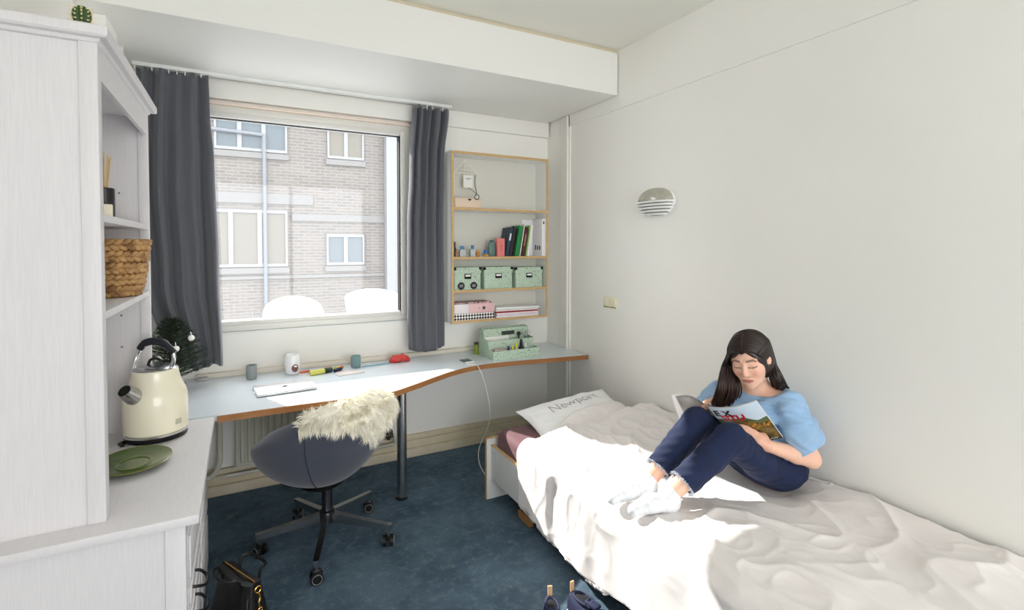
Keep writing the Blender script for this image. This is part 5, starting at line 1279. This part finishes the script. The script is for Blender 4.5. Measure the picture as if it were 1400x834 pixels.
# head
b_.ell(H_(-0.012,0,0.011), (0.094,0.074,0.092), RH, 0.02); b_.ell(H_(0.030,0,-0.030), (0.062,0.060,0.078), RH, 0.03)
b_.ell(H_(0.048,0,-0.078), (0.036,0.034,0.030), RH, 0.03); b_.ell(H_(0.066,0,-0.097), (0.016,0.017,0.013), RH, 0.02)
for s_ in (-1, 1):
    b_.ell(H_(0.060,s_*0.036,-0.022), (0.024,0.022,0.026), RH, 0.02)
    b_.ell(H_(0.075,s_*0.031,0.008), (0.0125,0.0155,0.0105), RH, 0.006)
    b_.cone(H_(0.083,s_*0.012,0.028), H_(0.070,s_*0.048,0.028), 0.007, 0.006, 0.012)
    b_.ell(H_(0.088,s_*0.0115,-0.031), (0.011,0.0075,0.0070), RH, 0.006)
    b_.ell(H_(-0.008,s_*0.076,-0.004), (0.019,0.008,0.028), RH, 0.008)
b_.cone(H_(0.088,0,0.020), H_(0.104,0,-0.020), 0.0065, 0.0085, 0.010); b_.ell(H_(0.103,0,-0.026), (0.011,0.0105,0.0090), RH, 0.006)
b_.ell(H_(0.083,0,-0.056), (0.013,0.022,0.0055), RH, 0.006); b_.ell(H_(0.080,0,-0.066), (0.014,0.018,0.0062), RH, 0.006)
b_.cone(H_(0.091,-0.017,-0.0608), H_(0.091,0.017,-0.0608), 0.0022, 0.0022, 0.003, 's')
me, Vb = b_.mesh('body'); del b_
co = np.array([v.co for v in me.vertices]); q = co-np.array(HC); f_, l_, u_ = q@np.array(Fh), q@np.array(Lh), q@np.array(Uh)
base = np.array([lin(232), lin(186), lin(162)]); col = np.tile(base, (len(co), 1))
def blend(mask, c, a):
    m = np.clip(mask, 0, 1)[:, None]*a; col[:] = col*(1-m)+np.array([lin(c[0]), lin(c[1]), lin(c[2])])*m
hd = (np.abs(f_) < 0.13) & (np.abs(l_) < 0.1) & (np.abs(u_) < 0.14) & (f_ > 0.04)
al = np.abs(l_)
g = lambda x, c, s: np.exp(-((x-c)/s)**2)
blend(hd*g(al, 0.040, 0.018)*g(u_, -0.028, 0.018), (226,140,126), 0.45)            # cheeks
blend(hd*(f_ > 0.07)*g(l_, 0, 0.012)*g(u_, -0.028, 0.012), (224,150,132), 0.35)     # nose
blend(hd*(f_ > 0.074)*(np.abs(l_) < 0.0235)*np.clip(1.6-((u_+0.0610)/0.0085)**2-(l_/0.0235)**2, 0, 1), (178,98,96), 0.85)   # lips
blend(hd*(al > 0.012)*(al < 0.052)*np.clip(1.5-((u_-(0.0305+0.05*(al-0.012)-2.2*np.maximum(al-0.038,0)**1.0*0.25))/0.0040)**2, 0, 1), (52,36,30), 0.78)  # brows
blend(hd*(al > 0.014)*(al < 0.049)*np.clip(1.5-((u_-(0.0005+6.0*(al-0.031)**2))/0.0026)**2, 0, 1), (36,24,22), 0.92)  # lashes of lowered lids
blend(hd*g(al, 0.031, 0.016)*g(u_, 0.010, 0.008), (206,150,130), 0.4)
hands = (f_ < -10) | (co[:, 2] < 0.8) & (co[:, 1] < 1.45) & (co[:, 0] < 1.95) & (co[:, 0] > 1.84)
blend(hands.astype(float), (226,160,140), 0.35)
paint(me, col)
me.materials.append(vcol_mat('skin', 0.48, sss=0.06, spec=0.35))
link_mesh('body', me, per)

# jeans
j = SDF((1.48,1.25,0.48), (2.32,1.72,0.90), 0.0045)
j.ell((2.130,1.474,0.570), (0.130,0.172,0.100), k=0.03)
j.cone(hipL, hipL.lerp(knL,0.45)+V3(0,0,-0.020), 0.076, 0.067, 0.03); j.chain([hipL.lerp(knL,0.45)+V3(0,0,-0.020), knL], [0.067,0.064], 0.02)
j.chain([knL, knL.lerp(anL,0.35), knL.lerp(anL,0.82)], [0.064,0.059,0.055], 0.012)
j.cone(hipR, hipR.lerp(knR,0.45)+V3(0,0,-0.010), 0.078, 0.070, 0.03)
g0 = j.f.copy(); j.f[:] = 0.5
j.chain([hipR.lerp(knR,0.45)+V3(0,0,-0.010), knR, knR.lerp(anR,0.35), knR.lerp(anR,0.82)], [0.070,0.064,0.058,0.053], 0.012)
hh = np.maximum(0.006-np.abs(j.f-g0), 0)/0.006; j.f = np.minimum(j.f, g0)-hh*hh*0.006*0.25; del g0, hh
def jw(X, Y, Z): return 0.0020*np.sin(X*95+Y*60-Z*80)*np.sin(Y*42+X*37)+0.0015*np.sin(Z*140+X*60+Y*90)*(0.5+0.5*np.sin(X*21))
j.wave(jw)
for (kn, an) in ((knL, anL), (knR, anR)):
    d_ = (an-kn).normalized(); c_ = kn.lerp(an, 0.80); j.cut(c_, d_, 0.0, (c_-V3(0.11,0.055,0.09)), (c_+V3(0.09,0.055,0.08)))
    j.cone(c_+d_*0.02, c_-d_*0.012, 0.044, 0.042, 0.0, 's')
j.cut((2.13,1.47,0.640), (0.12,0,1), 0.0, (2.07,1.25,0.62), (2.32,1.72,0.9))
me, Vj = j.mesh('jeans'); del j
den = mat('denim', (21,35,70), 0.88, sheen=0.03, var=(16,(15,26,56),0.7), bump=(350,0.4,0.0015))
me.materials.append(den); jo = link_mesh('jeans', me, per)
fr_ = MB(); rg = random.Random(5)
for (kn, an, rr) in ((knL, anL, 0.0545), (knR, anR, 0.0525)):
    d_ = (an-kn).normalized(); c_ = kn.lerp(an, 0.80); a1 = d_.orthogonal().normalized(); a2 = d_.cross(a1)
    for i in range(220):
        an_ = rg.uniform(0, 2*pi); o_ = a1*math.cos(an_)+a2*math.sin(an_); p_ = c_+o_*(rr+rg.uniform(-0.003,0.002))-d_*rg.uniform(0,0.004)
        e_ = p_+d_*rg.uniform(0.006,0.016)+o_*rg.uniform(-0.002,0.007)+V3(rg.uniform(-1,1),rg.uniform(-1,1),rg.uniform(-1,1))*0.004
        fr_.tube([p_, e_], [0.0009,0.0005], 3)
fr_.build('frayed_hem', mat('frayed_cotton', (206,212,222), 0.9), jo, smooth=0, weld=False)['kind'] = 'stuff'

# socks
for (a, t_, kn) in ((anL, toeL, knL), (anR, toeR, knR)):
    s_ = SDF(tuple(min(a[i], t_[i])-0.06 for i in range(3)), tuple(max(a[i], t_[i])+0.06 for i in range(3)), 0.0032)
    up_ = a.lerp(kn, 0.10); h_ = a+V3(0.002,0,-0.032)
    s_.cone(up_, a, 0.037, 0.037, 0.01); s_.cone(a, h_, 0.037, 0.033, 0.015); s_.chain([h_, a.lerp(t_,0.55), t_], [0.035,0.035,0.025], 0.02)
    s_.cut(a.lerp(kn,0.055), (kn-a).normalized(), 0.0)
    s_.wave(lambda X, Y, Z: 0.0008*np.sin(X*240+Z*120)*np.sin(Y*130))
    me, _ = s_.mesh('sock'); me.materials.append(mat('white_sock', (226,228,232), 0.85, bump=(240,0.3,0.002))); link_mesh('sock', me, per)

# blue top
t_ = SDF((1.93,1.17,0.58), (2.33,1.86,0.98), 0.0045)
t_.ell((2.150,1.478,0.685), (0.120,0.168,0.10), k=0.04); t_.ell((2.085,1.425,0.650), (0.062,0.085,0.045), k=0.04); t_.ell((2.135,1.525,0.81), (0.112,0.170,0.125), k=0.05)
t_.ell((2.045,1.455,0.80), (0.055,0.060,0.055), k=0.05); t_.ell((2.035,1.585,0.79), (0.055,0.058,0.055), k=0.05)
t_.cone(shL+V3(0,0.01,0), nb+V3(0.005,0,-0.022), 0.060, 0.055, 0.04); t_.cone(shR, nb+V3(0.005,0,-0.022), 0.058, 0.055, 0.04)
t_.chain([shL, shL.lerp(elL,0.5)+V3(-0.006,-0.004,0), shL.lerp(elL,0.95)+V3(-0.010,0,0)], [0.062,0.075,0.083], 0.03)
t_.chain([shR, shR.lerp(elR,0.5), shR.lerp(elR,0.95)], [0.060,0.072,0.076], 0.03)
def tw(X, Y, Z):
    a = 0.0075*np.sin(58*(Y-1.36)+34*Z+14*np.sin(Z*17+X*8))*np.exp(-((Y-1.42)/0.13)**2)*np.exp(-((Z-0.76)/0.13)**2)
    return a+0.0055*np.sin(Z*75+Y*38+8*np.sin(Y*16))*np.exp(-((Z-0.70)/0.10)**2)+0.0042*np.sin(X*62-Z*44+Y*25+4*np.sin(Z*22+Y*13))
t_.wave(tw)
for (s0, e0) in ((shL, elL), (shR, elR)):
    d_ = (e0-s0).normalized(); c_ = s0.lerp(e0, 0.90); lo_ = c_-V3(0.13,0.10,0.14); hi_ = c_+V3(0.10,0.085,0.06)
    if e0 is elL: hi_ = V3(2.33, 1.375, 0.76); lo_ = V3(1.93, 1.17, 0.58); nn = (d_+V3(0.05,-0.30,0.0)).normalized(); c_ = V3(2.125,1.300,0.680)
    else: nn = d_; lo_ = V3(1.90,1.70,0.60); hi_ = V3(2.12,1.86,0.78)
    t_.cut(c_, nn, 0.0, lo_, hi_)
t_.ell(nb+V3(-0.045,-0.045,0.066), (0.112,0.135,0.078), k=0.012, op='s')
t_.cut((2.14,1.47,0.622), (0.1,0,-1), 0.0)
me, _ = t_.mesh('top'); del t_
me.materials.append(mat('blue_linen', (150,182,214), 0.85, sheen=0.2, var=(20,(138,172,208),0.6), bump=(300,0.35,0.0015))); link_mesh('top', me, per, label='loose light blue short-sleeved top')
# strap
sp0, sp1 = onX(1066,529,2.06), onX(1076,522,2.12)
MB().tube(curve_pts([onX(1065.5,531,2.05), onX(1068,527.5,2.065), onX(1073,526.5,2.10), onX(1078,530,2.13)],4), 0.0042, 6).build('strap', mat('strap_black', (22,20,22), 0.7), per)

# hair: a close cap plus long locks from a centre parting
hr_m = mat('dark_brown_hair', (46,32,27), 0.38, var=(30,(30,20,18),0.8), stretch=(3,3,0.5), spec=0.5)
tip_m = mat('brown_hair_tips', (66,45,37), 0.42, var=(30,(54,36,30),0.8), stretch=(3,3,0.5))
hs = SDF(tuple(HC-V3(0.17,0.17,0.17)), tuple(HC+V3(0.17,0.17,0.17)), 0.004)
hs.ell(H_(-0.016,0,0.013), (0.104,0.084,0.104), RH, 0.0); hs.ell(H_(-0.035,0,-0.04), (0.085,0.080,0.085), RH, 0.03)
hs.ell(H_(0.092,0,-0.034), (0.082,0.064,0.094), RH, 0.012, 's'); hs.ell(H_(0.015,0,-0.13), (0.08,0.056,0.075), RH, 0.01, 's')
hs.ell(H_(0.100,0,0.010), (0.055,0.030,0.066), RH, 0.012, 's'); hs.ell(H_(0.0,0.090,-0.006), (0.024,0.025,0.030), RH, 0.008, 's')
me, _ = hs.mesh('hair'); me.materials.append(hr_m); ho = link_mesh('hair', me, per)
rg = random.Random(11)
lk = {0: MB(), 1: MB()}
def cap_pt(be, ph, s, off):
    d_ = V3(math.sin(be), s*math.sin(ph)*math.cos(be), math.cos(ph)*math.cos(be))
    return H_(-0.016+d_.x*(0.104+off), d_.y*(0.084+off), 0.013+d_.z*(0.104+off))
R1 = [onX(995,500,1.975), onX(996,531,1.952), onX(991,547,1.968), onX(988,556,1.972)]
L1 = [onX(1063,515,2.085), onX(1072,536,2.155), onX(1082,552,2.215)]
for k in range(380):
    s = -1 if k % 2 else 1
    be = rg.uniform(-1.15, 1.06) if rg.random() < 0.65 else rg.uniform(0.65, 1.10); off = rg.uniform(0.001, 0.007)
    pts = [cap_pt(be*(1-(0.52 if be > 0 else 0.2)*i/7), 0.02+(1.75 if s < 0 else 1.72)*i/7, s, off) for i in range(8)]
    w_ = rg.gauss(0, 0.5); w2 = rg.gauss(0, 0.5); front_ = (be+1.15)/2.0
    if s < 0:
        w_ = rg.uniform(-1,1)-0.25*(front_-0.5); j1 = V3(rg.uniform(-0.01,0.02), rg.uniform(-0.01,0.01), 0); rv = V3(*_rt)*w_
        pts = pts[:6]+[R1[0]+j1*0.6+rv*0.022, R1[1]+j1+rv*0.048, R1[2]+j1*1.1+rv*0.050, R1[3]+j1*1.2+rv*0.046+V3(0,0,rg.uniform(-0.014,0.010))]
    else:
        j1 = V3(rg.uniform(-0.03,0.02), rg.uniform(-0.018,0.030), rg.uniform(-0.01,0.01))
        pts = pts[:6]+[H_(-0.045-0.03*(1-front_), 0.072+off, -0.05)]+[L1[0]+j1*0.8, L1[1]+j1, L1[2]+j1*0.8+V3(0,0,rg.uniform(-0.02,0.02))]
    cv_ = curve_pts(pts, 3); n_ = len(cv_)
    rs = [0.0042*(0.55+0.45*min(1, i/6))*(1 if i < n_*0.7 else max(0.12, 1-(i-n_*0.7)/(n_*0.3)*0.9)) for i in range(n_)]
    cut_ = int(n_*rg.uniform(0.62,0.86)) if s < 0 else n_-1
    lk[0].tube(cv_[:cut_+1], rs[:cut_+1], 5, caps=False)
    if s < 0: lk[1].tube(cv_[cut_:], rs[cut_:], 5, caps=False)
lk[0].build('hair_locks', hr_m, ho, smooth=180, weld=False)['kind'] = 'stuff'
lk[1].build('hair_tips', tip_m, ho, smooth=180, weld=False)['kind'] = 'stuff'

MB().tube([cap_pt(be, 0.0, 1, 0.0058) for be in [0.10+0.85*i/10 for i in range(11)]], [0.0008]+[0.0012]*9+[0.0016], 5).build('parting', mat('scalp', (128,98,86), 0.7), ho)
# ------------------------------------------------------------------ magazine
TL, TRc, BL = V3(1.778,1.513,0.868), V3(1.844,1.332,0.936), V3(1.948,1.508,0.688)
ax_ = (TRc-TL); ay_ = (TL-BL)
mn = ax_.cross(ay_).normalized()
if mn.dot(-TL+V3(0,0,CH)) < 0: mn = -mn
mg = thing('magazine', 'open magazine with an autumn landscape cover held in the hands', 'magazine', (TL+TRc+BL)/3)
def cov(u, v, off=0.0): # u from spine 0 to fore edge 1, v bottom 0 to top 1
    return BL+ax_*u+ay_*v+mn*(0.016*math.sin(pi*u)*(0.6+0.4*v)+off)
def cover_mat():
    m = bpy.data.materials.new('magazine_cover'); m.use_nodes = True; n = m.node_tree.nodes; l = m.node_tree.links; b = n['Principled BSDF']; b.inputs['Roughness'].default_value = 0.3
    uv = n.new('ShaderNodeVertexColor'); uv.layer_name = 'tone'; l.new(uv.outputs[0], b.inputs['Base Color']); return m
# cover picture as printed colour
def cover_col(u, v):
    hz = 0.66-0.10*(u > 0.55)*min(1, (u-0.55)*4)+0.02*math.sin(u*14)
    if u < 0.5: hz = 0.66-0.0*u
    if v > hz+0.03: return (206,222,236) if v < 0.97 else (214,226,238)
    n1 = noise.noise((u*7, v*9, 2.0)); n2 = noise.noise((u*18, v*24, 5.0)); n3 = noise.noise((u*3.2, v*6, 8.0))
    if v > hz-0.05: return (84,104,66)
    c = np.array((70,62,30))+np.array((60,44,10))*max(0, n1+0.15)
    band = math.exp(-((v-0.46)/0.13)**2)*min(1, max(0, (u-0.25)*3))
    c = c+np.array((150,80,0))*band*max(0, 0.35+n2*1.1)+np.array((60,50,40))*max(0, n3)*math.exp(-((v-0.25)/0.1)**2)
    c = c-np.array((30,28,14))*max(0, -n2)
    if v < 0.06 or u > 0.985: c = c*0.6
    return tuple(np.clip(c, 12, 235))
def sheet_col(name, fn, colf, nu, nv, parent, m):
    vs = [fn(i/(nu-1), k/(nv-1)) for i in range(nu) for k in range(nv)]
    fs = [(i*nv+k, (i+1)*nv+k, (i+1)*nv+k+1, i*nv+k+1) for i in range(nu-1) for k in range(nv-1)]
    me = bpy.data.meshes.new(name); me.from_pydata([tuple(v) for v in vs], [], fs); me.shade_smooth()
    c = np.array([[lin(x) for x in colf(i/(nu-1), k/(nv-1))] for i in range(nu) for k in range(nv)]); paint(me, c); me.materials.append(m)
    return link_mesh(name, me, parent)
cm_ = cover_mat()
fc = sheet_col('front_cover', lambda u, v: cov(u, v, 0.0012), cover_col, 120, 140, mg, cm_)
MB().grid(lambda u, v: cov(u, v, 0.0005), 30, 8).grid(lambda u, v: cov(u, v, -0.004), 30, 8).build('page_block', paper_w, mg, smooth=180)
# back half: folds back from the spine and arches over the far knee
Q0, Q1 = TL, onX(918,540,1.815); Q2 = onX(941,573,1.865)
DN, DO = V3(0.205, -0.02, -0.120), V3(0.115, 0.03, -0.210)
def back(u, v, off=0.0):
    top = Q0.lerp(Q1, u)+V3(0,0,0.030*math.sin(pi*min(1,u*1.0))*(1-0.3*u))
    dn = (BL-TL).lerp(DN, min(1, u*2.8)).lerp(DO, max(0, (u-0.62)/0.38))
    return top+dn*(1-v)+V3(-0.7,-0.5,0.3)*off
def back_col(u, v):
    if u > 0.90 or v > 0.955: return (236,236,236)
    n1 = noise.noise((u*5, v*7, 11)); n2 = noise.noise((u*16, v*20, 13)); g_ = 150+55*n1+60*n2*(u < 0.65)
    return (g_, g_*0.99, g_*0.97)
sheet_col('back_cover', lambda u, v: back(u, v, 0.0012), back_col, 40, 40, mg, cm_)
MB().grid(lambda u, v: back(u, v, -0.0005), 24, 8).grid(lambda u, v: back(u, v, -0.003), 24, 8).build('page_block', paper_w, mg, smooth=180)
# title lettering printed on the front cover
def on_cover(body, size, u0, v0, m, rot=0.0, bold=0.0):
    W_, H2 = ax_.length, ay_.length
    tb = text_mb(body, size, Matrix.Rotation(rot, 4, 'Z'), 0.0, bold)
    tb.v = [tuple(cov(u0+v[0]/W_, v0+v[1]/H2, 0.0024)) for v in tb.v]
    tb.build('lettering', m, fc, smooth=0)
on_cover('E X', 0.050, 0.215, 0.84, mat('black_ink', (14,14,16), 0.4), 0.0, 0.0022)
on_cover('SITU', 0.050, 0.37, 0.71, mat('red_ink', (206,26,44), 0.4), 0.0, 0.0022)
sq = MB()
for i in range(26):
    if i in (9, 17): continue
    u0 = 0.40+0.0205*i; v0 = 0.050+0.008*math.sin(i*2.3)
    sq.tube([cov(u0, v0-0.008, 0.002), cov(u0+0.008, v0+0.008*(1+0.5*math.sin(i*1.7)), 0.002), cov(u0+0.016, v0-0.008, 0.002)], 0.0007, 4)
sq.build('small_print', paper_w, fc)
